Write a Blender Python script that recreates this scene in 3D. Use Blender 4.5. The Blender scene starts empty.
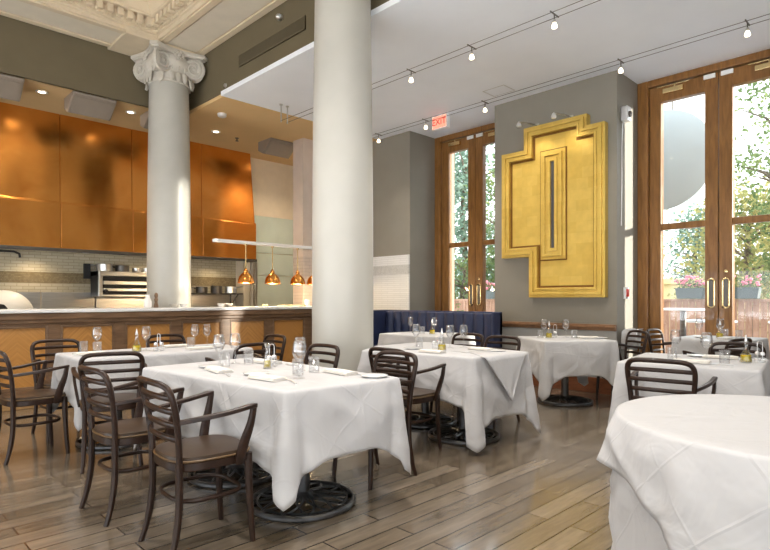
import bpy, bmesh, math, random
from mathutils import Vector, Matrix, noise as mnoise
PI = math.pi
SC = bpy.context.scene
COL = SC.collection
rnd = random.Random(7)

# ------------------------------------------------------------------ materials
MATS = {}
def newmat(name):
    m = bpy.data.materials.new(name); m.use_nodes = True
    nt = m.node_tree; nt.nodes.clear()
    out = nt.nodes.new('ShaderNodeOutputMaterial')
    return m, nt, out
def N(nt, t, **kw):
    n = nt.nodes.new(t)
    for k, v in kw.items():
        if k.startswith('i_'):
            key = k[2:].replace('_', ' ')
            n.inputs[key].default_value = v
        else:
            setattr(n, k, v)
    return n
def L(nt, a, b): nt.links.new(a, b)
def ramp(nt, fac, stops):
    r = nt.nodes.new('ShaderNodeValToRGB')
    els = r.color_ramp.elements
    while len(els) < len(stops): els.new(0.5)
    for e, (p, c) in zip(els, stops):
        e.position = p; e.color = (*c, 1) if len(c) == 3 else c
    L(nt, fac, r.inputs[0]); return r
def coords(nt, scale=(1, 1, 1), rot=(0, 0, 0), loc=(0, 0, 0)):
    tc = nt.nodes.new('ShaderNodeTexCoord'); mp = nt.nodes.new('ShaderNodeMapping')
    mp.inputs['Scale'].default_value = scale; mp.inputs['Rotation'].default_value = rot; mp.inputs['Location'].default_value = loc
    L(nt, tc.outputs['Object'], mp.inputs['Vector']); return mp.outputs['Vector']
def bsdf(nt, out, color=(0.8, 0.8, 0.8), rough=0.5, metal=0.0, coat=0.0, spec=0.5):
    b = nt.nodes.new('ShaderNodeBsdfPrincipled')
    b.inputs['Base Color'].default_value = (*color, 1); b.inputs['Roughness'].default_value = rough
    b.inputs['Metallic'].default_value = metal; b.inputs['Coat Weight'].default_value = coat
    b.inputs['Specular IOR Level'].default_value = spec
    L(nt, b.outputs[0], out.inputs['Surface']); return b
def bump(nt, b, height, strength=0.2, dist=0.01):
    bp = nt.nodes.new('ShaderNodeBump'); bp.inputs['Strength'].default_value = strength; bp.inputs['Distance'].default_value = dist
    L(nt, height, bp.inputs['Height']); L(nt, bp.outputs[0], b.inputs['Normal'])
def plain(name, color, rough=0.5, metal=0.0, var=0.06, scale=6.0, coat=0.0, bmp=0.0, spec=0.5, stretch=(1, 1, 1)):
    """flat finish with faint procedural mottling"""
    m, nt, out = newmat(name); b = bsdf(nt, out, color, rough, metal, coat, spec)
    v = coords(nt, stretch)
    nz = N(nt, 'ShaderNodeTexNoise', i_Scale=scale, i_Detail=4.0); L(nt, v, nz.inputs['Vector'])
    lo = tuple(max(0, c * (1 - var)) for c in color); hi = tuple(min(1, c * (1 + var)) for c in color)
    r = ramp(nt, nz.outputs[0], [(0.3, lo), (0.7, hi)]); L(nt, r.outputs[0], b.inputs['Base Color'])
    if bmp: bump(nt, b, nz.outputs[0], bmp, 0.01)
    MATS[name] = m; return m
def wood(name, dark, light, rough=0.35, scale=(1, 1, 12), coat=0.2, rot=(0, 0, 0)):
    m, nt, out = newmat(name); b = bsdf(nt, out, light, rough, 0, coat, 0.3)
    v = coords(nt, scale, rot)
    nz = N(nt, 'ShaderNodeTexNoise', i_Scale=3.0, i_Detail=6.0, i_Roughness=0.6, i_Distortion=0.6); L(nt, v, nz.inputs['Vector'])
    r = ramp(nt, nz.outputs[0], [(0.3, dark), (0.7, light)]); L(nt, r.outputs[0], b.inputs['Base Color'])
    bump(nt, b, nz.outputs[0], 0.05, 0.005)
    MATS[name] = m; return m

def mat_floor():
    m, nt, out = newmat('floor_boards'); b = bsdf(nt, out, rough=0.25)
    v = coords(nt)
    br = N(nt, 'ShaderNodeTexBrick', offset=0.37, offset_frequency=2, squash=1.0)
    br.inputs['Color1'].default_value = (0.0, 0, 0, 1); br.inputs['Color2'].default_value = (1, 1, 1, 1); br.inputs['Mortar'].default_value = (0.5, 0.5, 0.5, 1)
    br.inputs['Scale'].default_value = 1.0; br.inputs['Mortar Size'].default_value = 0.0050; br.inputs['Mortar Smooth'].default_value = 0.3
    br.inputs['Brick Width'].default_value = 1.05; br.inputs['Row Height'].default_value = 0.128; br.inputs['Bias'].default_value = 0.0
    L(nt, v, br.inputs['Vector'])
    v2 = coords(nt, (1.2, 9, 1))
    nz = N(nt, 'ShaderNodeTexNoise', i_Scale=2.2, i_Detail=8.0, i_Roughness=0.65, i_Distortion=0.2); L(nt, v2, nz.inputs['Vector'])
    nb = N(nt, 'ShaderNodeTexNoise', i_Scale=1.1, i_Detail=3.0); L(nt, v, nb.inputs['Vector'])
    tone = ramp(nt, br.outputs['Color'], [(0.0, (0.135, 0.105, 0.074)), (0.5, (0.18, 0.145, 0.108)), (1.0, (0.23, 0.19, 0.148))])
    grain = ramp(nt, nz.outputs[0], [(0.28, (0.62, 0.6, 0.58)), (0.72, (1.2, 1.17, 1.12))])
    mx = N(nt, 'ShaderNodeMix', data_type='RGBA', blend_type='MULTIPLY'); mx.inputs[0].default_value = 1.0
    L(nt, tone.outputs[0], mx.inputs[6]); L(nt, grain.outputs[0], mx.inputs[7])
    mj = N(nt, 'ShaderNodeMix', data_type='RGBA', blend_type='MIX')
    L(nt, br.outputs['Fac'], mj.inputs[0]); L(nt, mx.outputs[2], mj.inputs[6]); mj.inputs[7].default_value = (0.03, 0.022, 0.015, 1)
    L(nt, mj.outputs[2], b.inputs['Base Color'])
    rr = ramp(nt, nb.outputs[0], [(0.3, (0.21,) * 3), (0.7, (0.27,) * 3)]); L(nt, rr.outputs[0], b.inputs['Roughness'])
    hb = N(nt, 'ShaderNodeMath', operation='MULTIPLY_ADD'); L(nt, br.outputs['Fac'], hb.inputs[0]); hb.inputs[1].default_value = -1.0; L(nt, nz.outputs[0], hb.inputs[2])
    bump(nt, b, hb.outputs[0], 0.22, 0.006)
    b.inputs['Coat Weight'].default_value = 0.6; b.inputs['Coat Roughness'].default_value = 0.12
    MATS['floor'] = m
mat_floor()

def mat_cloth():
    m, nt, out = newmat('white_linen'); b = bsdf(nt, out, (0.50, 0.495, 0.505), 0.62, 0, 0, 0.35)
    b.inputs['Sheen Weight'].default_value = 0.15
    tc = nt.nodes.new('ShaderNodeTexCoord')
    nz = N(nt, 'ShaderNodeTexNoise', i_Scale=3.2, i_Detail=3.0, i_Roughness=0.45, i_Distortion=1.4); L(nt, tc.outputs['Object'], nz.inputs['Vector'])
    wv = N(nt, 'ShaderNodeTexNoise', i_Scale=11.0, i_Detail=2.0); L(nt, tc.outputs['Object'], wv.inputs['Vector'])
    sp = N(nt, 'ShaderNodeSeparateXYZ'); L(nt, tc.outputs['Object'], sp.inputs[0])
    def crease(o, off):
        a = N(nt, 'ShaderNodeMath', operation='PINGPONG'); a.inputs[1].default_value = 0.21
        s = N(nt, 'ShaderNodeMath', operation='ADD'); s.inputs[1].default_value = off; L(nt, o, s.inputs[0]); L(nt, s.outputs[0], a.inputs[0])
        c = N(nt, 'ShaderNodeMath', operation='LESS_THAN'); c.inputs[1].default_value = 0.005
        mr = N(nt, 'ShaderNodeMapRange'); mr.inputs['From Min'].default_value = 0.0; mr.inputs['From Max'].default_value = 0.012
        mr.inputs['To Min'].default_value = 1.0; mr.inputs['To Max'].default_value = 0.0; L(nt, a.outputs[0], mr.inputs['Value'])
        return mr.outputs[0]
    c1 = crease(sp.outputs[0], 0.05); c2 = crease(sp.outputs[1], 0.11)
    ad = N(nt, 'ShaderNodeMath', operation='MAXIMUM'); L(nt, c1, ad.inputs[0]); L(nt, c2, ad.inputs[1])
    for k, off in ((1.0, .03), (-1.0, .17)):      # slanting folds left by the laundry
        sm = N(nt, 'ShaderNodeMath', operation='ADD'); L(nt, sp.outputs[0], sm.inputs[0]); L(nt, sp.outputs[1], sm.inputs[1])
        dm = N(nt, 'ShaderNodeMath', operation='MULTIPLY_ADD'); L(nt, sp.outputs[2], dm.inputs[0]); dm.inputs[1].default_value = k * 1.1; L(nt, sm.outputs[0], dm.inputs[2])
        nx = N(nt, 'ShaderNodeMath', operation='MAXIMUM'); L(nt, ad.outputs[0], nx.inputs[0]); L(nt, crease(dm.outputs[0], off), nx.inputs[1]); ad = nx
    h1 = N(nt, 'ShaderNodeMath', operation='MULTIPLY_ADD'); L(nt, ad.outputs[0], h1.inputs[0]); h1.inputs[1].default_value = 0.07; L(nt, nz.outputs[0], h1.inputs[2])
    h2 = N(nt, 'ShaderNodeMath', operation='MULTIPLY_ADD'); L(nt, wv.outputs[0], h2.inputs[0]); h2.inputs[1].default_value = 0.16; L(nt, h1.outputs[0], h2.inputs[2])
    bump(nt, b, h2.outputs[0], 0.55, 0.03)
    MATS['cloth'] = m
mat_cloth()

def mat_veneer():
    """bookmatched diagonal veneer, mirrored about the panel's own centre line"""
    m, nt, out = newmat('bookmatched_veneer'); b = bsdf(nt, out, rough=0.3, coat=0.3)
    tc = nt.nodes.new('ShaderNodeTexCoord'); sp = N(nt, 'ShaderNodeSeparateXYZ'); L(nt, tc.outputs['Object'], sp.inputs[0])
    ab = N(nt, 'ShaderNodeMath', operation='ABSOLUTE'); L(nt, sp.outputs[0], ab.inputs[0])
    s = N(nt, 'ShaderNodeMath', operation='ADD'); L(nt, ab.outputs[0], s.inputs[0]); L(nt, sp.outputs[2], s.inputs[1])
    d = N(nt, 'ShaderNodeMath', operation='SUBTRACT'); L(nt, ab.outputs[0], d.inputs[0]); L(nt, sp.outputs[2], d.inputs[1])
    sc = N(nt, 'ShaderNodeMath', operation='MULTIPLY'); sc.inputs[1].default_value = 26.0; L(nt, s.outputs[0], sc.inputs[0])
    cb = N(nt, 'ShaderNodeCombineXYZ'); L(nt, sc.outputs[0], cb.inputs[0]); L(nt, d.outputs[0], cb.inputs[1])
    oi = N(nt, 'ShaderNodeObjectInfo'); L(nt, oi.outputs['Random'], cb.inputs[2])
    nz = N(nt, 'ShaderNodeTexNoise', i_Scale=1.4, i_Detail=5.0, i_Roughness=0.6); L(nt, cb.outputs[0], nz.inputs['Vector'])
    r = ramp(nt, nz.outputs[0], [(0.2, (0.34, 0.15, 0.04)), (0.5, (0.47, 0.225, 0.062)), (0.8, (0.60, 0.31, 0.095))]); L(nt, r.outputs[0], b.inputs['Base Color'])
    MATS['veneer'] = m
mat_veneer()

def mat_copper():
    m, nt, out = newmat('brushed_copper'); b = bsdf(nt, out, (0.80, 0.36, 0.10), 0.24, 1.0)
    v = coords(nt, (1, 1, 1))
    nz = N(nt, 'ShaderNodeTexNoise', i_Scale=1.6, i_Detail=5.0, i_Roughness=0.6, i_Distortion=0.8); L(nt, v, nz.inputs['Vector'])
    v2 = coords(nt, (60, 60, 2)); n2 = N(nt, 'ShaderNodeTexNoise', i_Scale=2.0, i_Detail=2.0); L(nt, v2, n2.inputs['Vector'])
    r = ramp(nt, nz.outputs[0], [(0.3, (0.76, 0.30, 0.065)), (0.55, (0.86, 0.38, 0.09)), (0.8, (0.94, 0.47, 0.145))]); L(nt, r.outputs[0], b.inputs['Base Color'])
    rr = ramp(nt, nz.outputs[0], [(0.3, (0.17,) * 3), (0.75, (0.27,) * 3)]); L(nt, rr.outputs[0], b.inputs['Roughness'])
    v3 = coords(nt, (0.9, 0.9, 0.5)); n3 = N(nt, 'ShaderNodeTexNoise', i_Scale=1.5, i_Detail=1.0); L(nt, v3, n3.inputs['Vector'])
    h = N(nt, 'ShaderNodeMath', operation='MULTIPLY_ADD'); L(nt, n2.outputs[0], h.inputs[0]); h.inputs[1].default_value = 0.008; L(nt, n3.outputs[0], h.inputs[2])
    bump(nt, b, h.outputs[0], 0.5, 0.06)
    MATS['copper'] = m
mat_copper()

def mat_gold():
    m, nt, out = newmat('gold_leaf'); b = bsdf(nt, out, (0.85, 0.58, 0.12), 0.42, 0.45)
    v = coords(nt, (1, 1, 1), (0, PI / 2, 0))
    tc = nt.nodes.new('ShaderNodeTexCoord'); sp = N(nt, 'ShaderNodeSeparateXYZ'); L(nt, tc.outputs['Object'], sp.inputs[0])
    cb = N(nt, 'ShaderNodeCombineXYZ'); L(nt, sp.outputs[1], cb.inputs[0]); L(nt, sp.outputs[2], cb.inputs[1])
    br = N(nt, 'ShaderNodeTexBrick', offset=0.5); br.inputs['Color1'].default_value = (0.68, 0.46, 0.095, 1); br.inputs['Color2'].default_value = (0.75, 0.53, 0.13, 1)
    br.inputs['Mortar'].default_value = (0.70, 0.48, 0.1, 1); br.inputs['Scale'].default_value = 1.0; br.inputs['Brick Width'].default_value = 0.16; br.inputs['Row Height'].default_value = 0.14
    br.inputs['Mortar Size'].default_value = 0.002
    L(nt, cb.outputs[0], br.inputs['Vector'])
    nz = N(nt, 'ShaderNodeTexNoise', i_Scale=9.0, i_Detail=5.0); L(nt, tc.outputs['Object'], nz.inputs['Vector'])
    g = ramp(nt, nz.outputs[0], [(0.3, (0.93, 0.92, 0.9)), (0.7, (1.06, 1.06, 1.08))])
    mx = N(nt, 'ShaderNodeMix', data_type='RGBA', blend_type='MULTIPLY'); mx.inputs[0].default_value = 1.0
    L(nt, br.outputs['Color'], mx.inputs[6]); L(nt, g.outputs[0], mx.inputs[7]); L(nt, mx.outputs[2], b.inputs['Base Color'])
    bump(nt, b, nz.outputs[0], 0.08, 0.004)
    MATS['gold'] = m
mat_gold()

def mat_tile(name, c1, c2, mortar, w, h, ms=0.004, rough=0.25, axes=(0, 2)):
    m, nt, out = newmat(name); b = bsdf(nt, out, c1, rough)
    tc = nt.nodes.new('ShaderNodeTexCoord'); sp = N(nt, 'ShaderNodeSeparateXYZ'); L(nt, tc.outputs['Object'], sp.inputs[0])
    cb = N(nt, 'ShaderNodeCombineXYZ'); L(nt, sp.outputs[axes[0]], cb.inputs[0]); L(nt, sp.outputs[axes[1]], cb.inputs[1])
    br = N(nt, 'ShaderNodeTexBrick', offset=0.5); br.inputs['Color1'].default_value = (*c1, 1); br.inputs['Color2'].default_value = (*c2, 1); br.inputs['Mortar'].default_value = (*mortar, 1)
    br.inputs['Scale'].default_value = 1.0; br.inputs['Brick Width'].default_value = w; br.inputs['Row Height'].default_value = h; br.inputs['Mortar Size'].default_value = ms
    L(nt, cb.outputs[0], br.inputs['Vector']); L(nt, br.outputs['Color'], b.inputs['Base Color'])
    inv = N(nt, 'ShaderNodeMath', operation='SUBTRACT'); inv.inputs[0].default_value = 1.0; L(nt, br.outputs['Fac'], inv.inputs[1])
    bump(nt, b, inv.outputs[0], 0.3, 0.003)
    MATS[name] = m

def mat_glass(name, tint=(1, 1, 1), gloss=0.10, rough=0.02, dens=0.0):
    m, nt, out = newmat(name)
    tr = N(nt, 'ShaderNodeBsdfTransparent'); tr.inputs[0].default_value = (*tint, 1)
    gl = N(nt, 'ShaderNodeBsdfGlossy'); gl.inputs['Roughness'].default_value = rough
    nz = N(nt, 'ShaderNodeTexNoise', i_Scale=3.0); tc = nt.nodes.new('ShaderNodeTexCoord'); L(nt, tc.outputs['Object'], nz.inputs['Vector'])
    lw = N(nt, 'ShaderNodeLayerWeight'); lw.inputs['Blend'].default_value = 0.35
    mr = N(nt, 'ShaderNodeMapRange'); mr.inputs['To Min'].default_value = gloss * 0.5; mr.inputs['To Max'].default_value = min(1, gloss * 3.6)
    L(nt, lw.outputs['Fresnel'], mr.inputs['Value'])
    mx = N(nt, 'ShaderNodeMixShader'); L(nt, mr.outputs[0], mx.inputs[0]); L(nt, tr.outputs[0], mx.inputs[1]); L(nt, gl.outputs[0], mx.inputs[2])
    L(nt, mx.outputs[0], out.inputs['Surface']); MATS[name] = m

def emit(name, color, strength):
    m, nt, out = newmat(name); e = N(nt, 'ShaderNodeEmission'); e.inputs[0].default_value = (*color, 1); e.inputs[1].default_value = strength
    L(nt, e.outputs[0], out.inputs['Surface']); MATS[name] = m

def mat_foliage(name, a, b_, c):
    m, nt, out = newmat(name)
    tc = nt.nodes.new('ShaderNodeTexCoord'); nz = N(nt, 'ShaderNodeTexNoise', i_Scale=2.5, i_Detail=4.0); L(nt, tc.outputs['Object'], nz.inputs['Vector'])
    r = ramp(nt, nz.outputs[0], [(0.3, a), (0.5, b_), (0.7, c)])
    d = N(nt, 'ShaderNodeBsdfDiffuse'); t = N(nt, 'ShaderNodeBsdfTranslucent'); L(nt, r.outputs[0], d.inputs[0]); L(nt, r.outputs[0], t.inputs[0])
    mx = N(nt, 'ShaderNodeMixShader'); mx.inputs[0].default_value = 0.45; L(nt, d.outputs[0], mx.inputs[1]); L(nt, t.outputs[0], mx.inputs[2])
    L(nt, mx.outputs[0], out.inputs['Surface']); MATS[name] = m

plain('ceiling', (0.88, 0.905, 0.95), 0.85, var=0.02, scale=2)
plain('tan_ceiling', (0.72, 0.49, 0.24), 0.8, var=0.04, scale=2)
plain('olive', (0.145, 0.116, 0.066), 0.75, var=0.05, scale=3)
plain('taupe', (0.245, 0.222, 0.182), 0.6, var=0.04, scale=3)
plain('taupe_low', (0.36, 0.35, 0.33), 0.55, var=0.04, scale=3)
plain('cream_wall', (0.80, 0.71, 0.56), 0.6, var=0.04)
plain('pink_wall', (0.68, 0.56, 0.47), 0.6, var=0.04)
plain('plaster', (0.70, 0.585, 0.42), 0.6, var=0.05, scale=5)
plain('plaster_white', (0.76, 0.68, 0.55), 0.6, var=0.04, scale=5)
plain('column_paint', (0.46, 0.445, 0.40), 0.38, var=0.03, scale=4)
plain('capital', (0.60, 0.56, 0.49), 0.5, var=0.05, scale=14)
wood('bar_wood', (0.11, 0.062, 0.034), (0.235, 0.14, 0.08), 0.35, (1, 1, 6))
wood('bar_light', (0.30, 0.17, 0.07), (0.46, 0.28, 0.12), 0.35, (1.5, 1, 12))
wood('door_wood', (0.17, 0.073, 0.02), (0.31, 0.145, 0.04), 0.35, (8, 8, 1))
wood('rail_wood', (0.16, 0.08, 0.04), (0.30, 0.16, 0.08), 0.4, (1, 4, 12))
wood('base_wood', (0.15, 0.05, 0.022), (0.27, 0.10, 0.045), 0.4, (1, 3, 12))
wood('chair_wood', (0.014, 0.0065, 0.004), (0.038, 0.018, 0.011), 0.36, (6, 6, 6), 0.05)
plain('seat_pad', (0.045, 0.027, 0.016), 0.36, var=0.15, scale=12, bmp=0.05, spec=0.3)
plain('seat_piping', (0.13, 0.075, 0.03), 0.4, var=0.1)
plain('iron', (0.13, 0.13, 0.135), 0.30, 0.85, var=0.2, scale=20)
plain('steel', (0.62, 0.61, 0.59), 0.28, 1.0, var=0.08, scale=4, stretch=(1, 1, 14))
plain('steel_dark', (0.12, 0.11, 0.10), 0.4, 0.8, var=0.15)
plain('black', (0.012, 0.012, 0.013), 0.5)
plain('marble', (0.78, 0.78, 0.78), 0.25, var=0.05, scale=7)
plain('brass', (0.80, 0.60, 0.30), 0.25, 1.0, var=0.06)
plain('navy', (0.022, 0.032, 0.085), 0.5, var=0.12, scale=10)
plain('porcelain', (0.82, 0.82, 0.82), 0.2, var=0.02)
plain('silver', (0.78, 0.78, 0.79), 0.35, 0.75, var=0.05)
plain('napkin', (0.74, 0.71, 0.66), 0.8, var=0.05, scale=30, bmp=0.1)
plain('napkin_dark', (0.36, 0.30, 0.24), 0.7, var=0.06)
plain('unit_grey', (0.27, 0.22, 0.175), 0.55, var=0.05)
plain('white_plastic', (0.85, 0.85, 0.84), 0.4, var=0.02)
plain('red_plastic', (0.65, 0.05, 0.04), 0.4, var=0.05)
plain('slot_dark', (0.10, 0.095, 0.10), 0.6, var=0.1)
plain('groove', (0.22, 0.10, 0.015), 0.5, 0.5, var=0.1)
plain('teal', (0.66, 0.75, 0.68), 0.15, var=0.05, scale=3, coat=0.4)
plain('oil', (0.62, 0.46, 0.01), 0.1, var=0.05)
plain('board', (0.75, 0.55, 0.30), 0.5, var=0.1)
plain('patio', (0.75, 0.73, 0.71), 0.8, var=0.1)
wood('fence_wood', (0.32, 0.17, 0.11), (0.52, 0.31, 0.21), 0.6, (6, 6, 1), 0.0)
plain('yellow_wall', (0.72, 0.56, 0.28), 0.8, var=0.06)
plain('pink_stone', (0.36, 0.24, 0.18), 0.8, var=0.06)
plain('planter_grey', (0.075, 0.095, 0.095), 0.6, var=0.08)
plain('flower_pink', (0.75, 0.22, 0.28), 0.7, var=0.3, scale=20)
plain('bark', (0.12, 0.09, 0.065), 0.9, var=0.3, scale=10)
plain('sign_white', (0.72, 0.78, 0.80), 0.5, var=0.02)
mat_tile('kitchen_tile', (0.50, 0.44, 0.31), (0.56, 0.50, 0.37), (0.36, 0.31, 0.22), 0.16, 0.05)
mat_tile('mosaic_tile', (0.22, 0.17, 0.09), (0.34, 0.27, 0.15), (0.16, 0.12, 0.07), 0.024, 0.024, 0.003)
mat_tile('white_tile', (0.72, 0.72, 0.71), (0.76, 0.76, 0.75), (0.60, 0.60, 0.59), 0.3, 0.035, 0.003, axes=(1, 2))
mat_tile('grey_mosaic', (0.40, 0.40, 0.39), (0.56, 0.56, 0.54), (0.6, 0.6, 0.58), 0.02, 0.02, 0.003, axes=(1, 2))
mat_tile('pink_tile', (0.62, 0.50, 0.43), (0.66, 0.55, 0.47), (0.52, 0.42, 0.36), 0.15, 0.06)
mat_glass('window_glass', (0.97, 0.985, 0.98), 0.04)
mat_glass('glassware', (0.985, 0.988, 0.992), 0.12, 0.03)
mat_glass('glass_thick', (0.98, 0.985, 0.99), 0.09, 0.04)
emit('bulb_warm', (1.0, 0.80, 0.52), 3.0)
emit('downlight', (1.0, 0.82, 0.58), 4.0)
emit('exit_face', (1.0, 0.30, 0.20), 0.40)
mat_foliage('sign_white', (0.52, 0.56, 0.575), (0.53, 0.57, 0.585), (0.54, 0.58, 0.595))
mat_foliage('leaf_green', (0.085, 0.12, 0.05), (0.15, 0.20, 0.085), (0.27, 0.29, 0.12))
mat_foliage('leaf_yellow', (0.20, 0.21, 0.08), (0.32, 0.30, 0.12), (0.44, 0.36, 0.16))
mat_foliage('leaf_conifer', (0.12, 0.18, 0.13), (0.20, 0.28, 0.21), (0.32, 0.40, 0.33))

# ------------------------------------------------------------------ mesh builder
class MB:
    def __init__(s): s.bm = bmesh.new()
    def box(s, a, b, rot=None, piv=None):
        x0, y0, z0 = a; x1, y1, z1 = b
        vs = [s.bm.verts.new(p) for p in ((x0, y0, z0), (x1, y0, z0), (x1, y1, z0), (x0, y1, z0), (x0, y0, z1), (x1, y0, z1), (x1, y1, z1), (x0, y1, z1))]
        for f in ((3, 2, 1, 0), (4, 5, 6, 7), (0, 1, 5, 4), (1, 2, 6, 5), (2, 3, 7, 6), (3, 0, 4, 7)): s.bm.faces.new([vs[i] for i in f])
        if rot is not None: bmesh.ops.rotate(s.bm, verts=vs, cent=Vector(piv or ((x0 + x1) / 2, (y0 + y1) / 2, (z0 + z1) / 2)), matrix=rot)
        return s
    def hexa(s, pts):
        vs = [s.bm.verts.new(p) for p in pts]
        for f in ((3, 2, 1, 0), (4, 5, 6, 7), (0, 1, 5, 4), (1, 2, 6, 5), (2, 3, 7, 6), (3, 0, 4, 7)): s.bm.faces.new([vs[i] for i in f])
        return s
    def lathe(s, prof, o=(0, 0, 0), n=24, axis=None, capb=True, capt=True):
        M = Matrix.Identity(3)
        if axis is not None: M = Vector((0, 0, 1)).rotation_difference(Vector(axis)).to_matrix()
        o = Vector(o); rings = []
        for r, z in prof:
            rings.append([s.bm.verts.new(o + M @ Vector((r * math.cos(2 * PI * i / n), r * math.sin(2 * PI * i / n), z))) for i in range(n)])
        for a, b in zip(rings, rings[1:]):
            for i in range(n): s.bm.faces.new((a[i], a[(i + 1) % n], b[(i + 1) % n], b[i]))
        if capb: s.bm.faces.new(rings[0][::-1])
        if capt: s.bm.faces.new(rings[-1])
        return s
    def cyl(s, p0, p1, r, n=10, r2=None): 
        d = Vector(p1) - Vector(p0)
        return s.lathe([(r, 0), (r2 if r2 is not None else r, d.length)], p0, n, d)
    def tube(s, pts, w, h=None, n=8, up=(0, 0, 1), closed=False, sq=False):
        """sweep an oval (or boxy) section along points; w,h may be lists"""
        P = [Vector(p) for p in pts]; m = len(P); h = w if h is None else h
        W = w if isinstance(w, (list, tuple)) else [w] * m; H = h if isinstance(h, (list, tuple)) else [h] * m
        rings = []; up = Vector(up); prev = None
        for i in range(m):
            if closed: t = (P[(i + 1) % m] - P[i - 1])
            else: t = P[min(i + 1, m - 1)] - P[max(i - 1, 0)]
            t.normalize()
            if prev is None:
                u = up - t * up.dot(t)
                if u.length < 1e-3: u = Vector((1, 0, 0)) - t * t.x
            else: u = prev - t * prev.dot(t)
            u.normalize(); prev = u; v = t.cross(u)
            ring = []
            for k in range(n):
                a = 2 * PI * (k + 0.5) / n; c, sn = math.cos(a), math.sin(a)
                if sq: c = math.copysign(abs(c) ** 0.45, c); sn = math.copysign(abs(sn) ** 0.45, sn)
                ring.append(s.bm.verts.new(P[i] + v * (W[i] * c) + u * (H[i] * sn)))
            rings.append(ring)
        prs = list(zip(rings, rings[1:])) + ([(rings[-1], rings[0])] if closed else [])
        for a, b in prs:
            for k in range(n): s.bm.faces.new((a[k], a[(k + 1) % n], b[(k + 1) % n], b[k]))
        if not closed: s.bm.faces.new(rings[0][::-1]); s.bm.faces.new(rings[-1])
        return s
    def prism(s, pts, z0, z1, plane='xy'):
        """extrude a polygon; plane 'xy': along z, 'yz': along x, 'xz': along y"""
        def mk(p, t): return {'xy': (p[0], p[1], t), 'yz': (t, p[0], p[1]), 'xz': (p[0], t, p[1])}[plane]
        a = [s.bm.verts.new(mk(p, z0)) for p in pts]; b = [s.bm.verts.new(mk(p, z1)) for p in pts]
        n = len(pts); s.bm.faces.new(a[::-1]); s.bm.faces.new(b)
        for i in range(n): s.bm.faces.new((a[i], a[(i + 1) % n], b[(i + 1) % n], b[i]))
        return s
    def build(s, name, mat, parent=None, smooth=False, bev=0.0, loc=None, seg=2, angle=35):
        bmesh.ops.recalc_face_normals(s.bm, faces=s.bm.faces)
        me = bpy.data.meshes.new(name); s.bm.to_mesh(me); s.bm.free()
        me.materials.append(MATS[mat] if isinstance(mat, str) else mat)
        o = bpy.data.objects.new(name, me); COL.objects.link(o)
        if parent is not None: o.parent = parent
        if loc is not None: o.location = loc
        if bev:
            md = o.modifiers.new('bev', 'BEVEL'); md.width = bev; md.segments = seg; md.limit_method = 'ANGLE'; md.angle_limit = math.radians(40)
        if smooth:
            try:
                me.shade_smooth()
                if smooth != 'all': me.set_sharp_from_angle(angle=math.radians(angle))
            except Exception:
                for p in me.polygons: p.use_smooth = True
        return o

def tag(o, label, cat, group=None, kind=None):
    if label: o['label'] = label
    if cat: o['category'] = cat
    if group: o['group'] = group
    if kind: o['kind'] = kind
    return o
def thing(name, label, cat, loc=(0, 0, 0), rz=0.0, group=None):
    o = bpy.data.objects.new(name, None); COL.objects.link(o); o.location = loc; o.rotation_euler = (0, 0, rz); o.empty_display_size = 0.1
    return tag(o, label, cat, group)
def struct(mb, name, mat, label=None, **k):
    o = mb.build(name, mat, **k); o['kind'] = 'structure'
    if label: o['label'] = label
    return o
def sbox(name, mat, a, b, bev=0.0): return struct(MB().box(a, b), name, mat, bev=bev)
def dup(src, loc, rz=0.0, label=None, group=None, scale=None):
    r = src.copy(); COL.objects.link(r); r.location = loc; r.rotation_euler = (0, 0, rz)
    if label: r['label'] = label
    if group: r['group'] = group
    if scale: r.scale = (scale,) * 3
    for c in [x for x in ALLCH.get(src.name, [])]:
        d = c.copy(); COL.objects.link(d); d.parent = r
        for g in ALLCH.get(c.name, []):
            e = g.copy(); COL.objects.link(e); e.parent = d
    return r
ALLCH = {}
def index(root):
    ALLCH[root.name] = list(root.children)
    for c in root.children: ALLCH[c.name] = list(c.children)
def arc(cx, cy, r, a0, a1, n): return [(cx + r * math.cos(math.radians(a0 + (a1 - a0) * i / n)), cy + r * math.sin(math.radians(a0 + (a1 - a0) * i / n))) for i in range(n + 1)]

def spot(x, y, z, e, ang=120, blend=.8, color=(1, .8, .55), tgt=None, size=.06):
    ld = bpy.data.lights.new('lamp_and_fill_glow', 'SPOT'); ld.energy = e; ld.spot_size = math.radians(ang); ld.spot_blend = blend; ld.color = color; ld.shadow_soft_size = size
    lo = bpy.data.objects.new('lamp_and_fill_glow', ld); COL.objects.link(lo); lo.location = (x, y, z)
    if tgt: lo.rotation_euler = (Vector(tgt) - Vector((x, y, z))).to_track_quat('-Z', 'Y').to_euler()
ZC = 4.04      # lower ceilings
ZB = 4.75      # beam undersides

# ------------------------------------------------------------------ room shell
sbox('floor', 'floor', (-3.2, -4.2, -0.05), (7.9, 10.4, 0))
sbox('ceiling', 'ceiling', (3.83, -4.2, ZC), (7.9, 7.15, ZC + 0.06))
sbox('ceiling_kitchen', 'tan_ceiling', (3.87, 7.15, ZC), (7.9, 10.4, ZC + 0.06))
sbox('ceiling_kitchen', 'tan_ceiling', (-3.2, 8.35, ZC), (3.87, 10.4, ZC + 0.06))
sbox('wall_soffit', 'olive', (3.85, -4.2, ZC + 0.05), (3.90, 8.35, ZB + 0.1))
sbox('wall_soffit', 'olive', (-3.2, 8.33, ZC + 0.0), (3.89, 8.38, ZB + 0.1))
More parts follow.
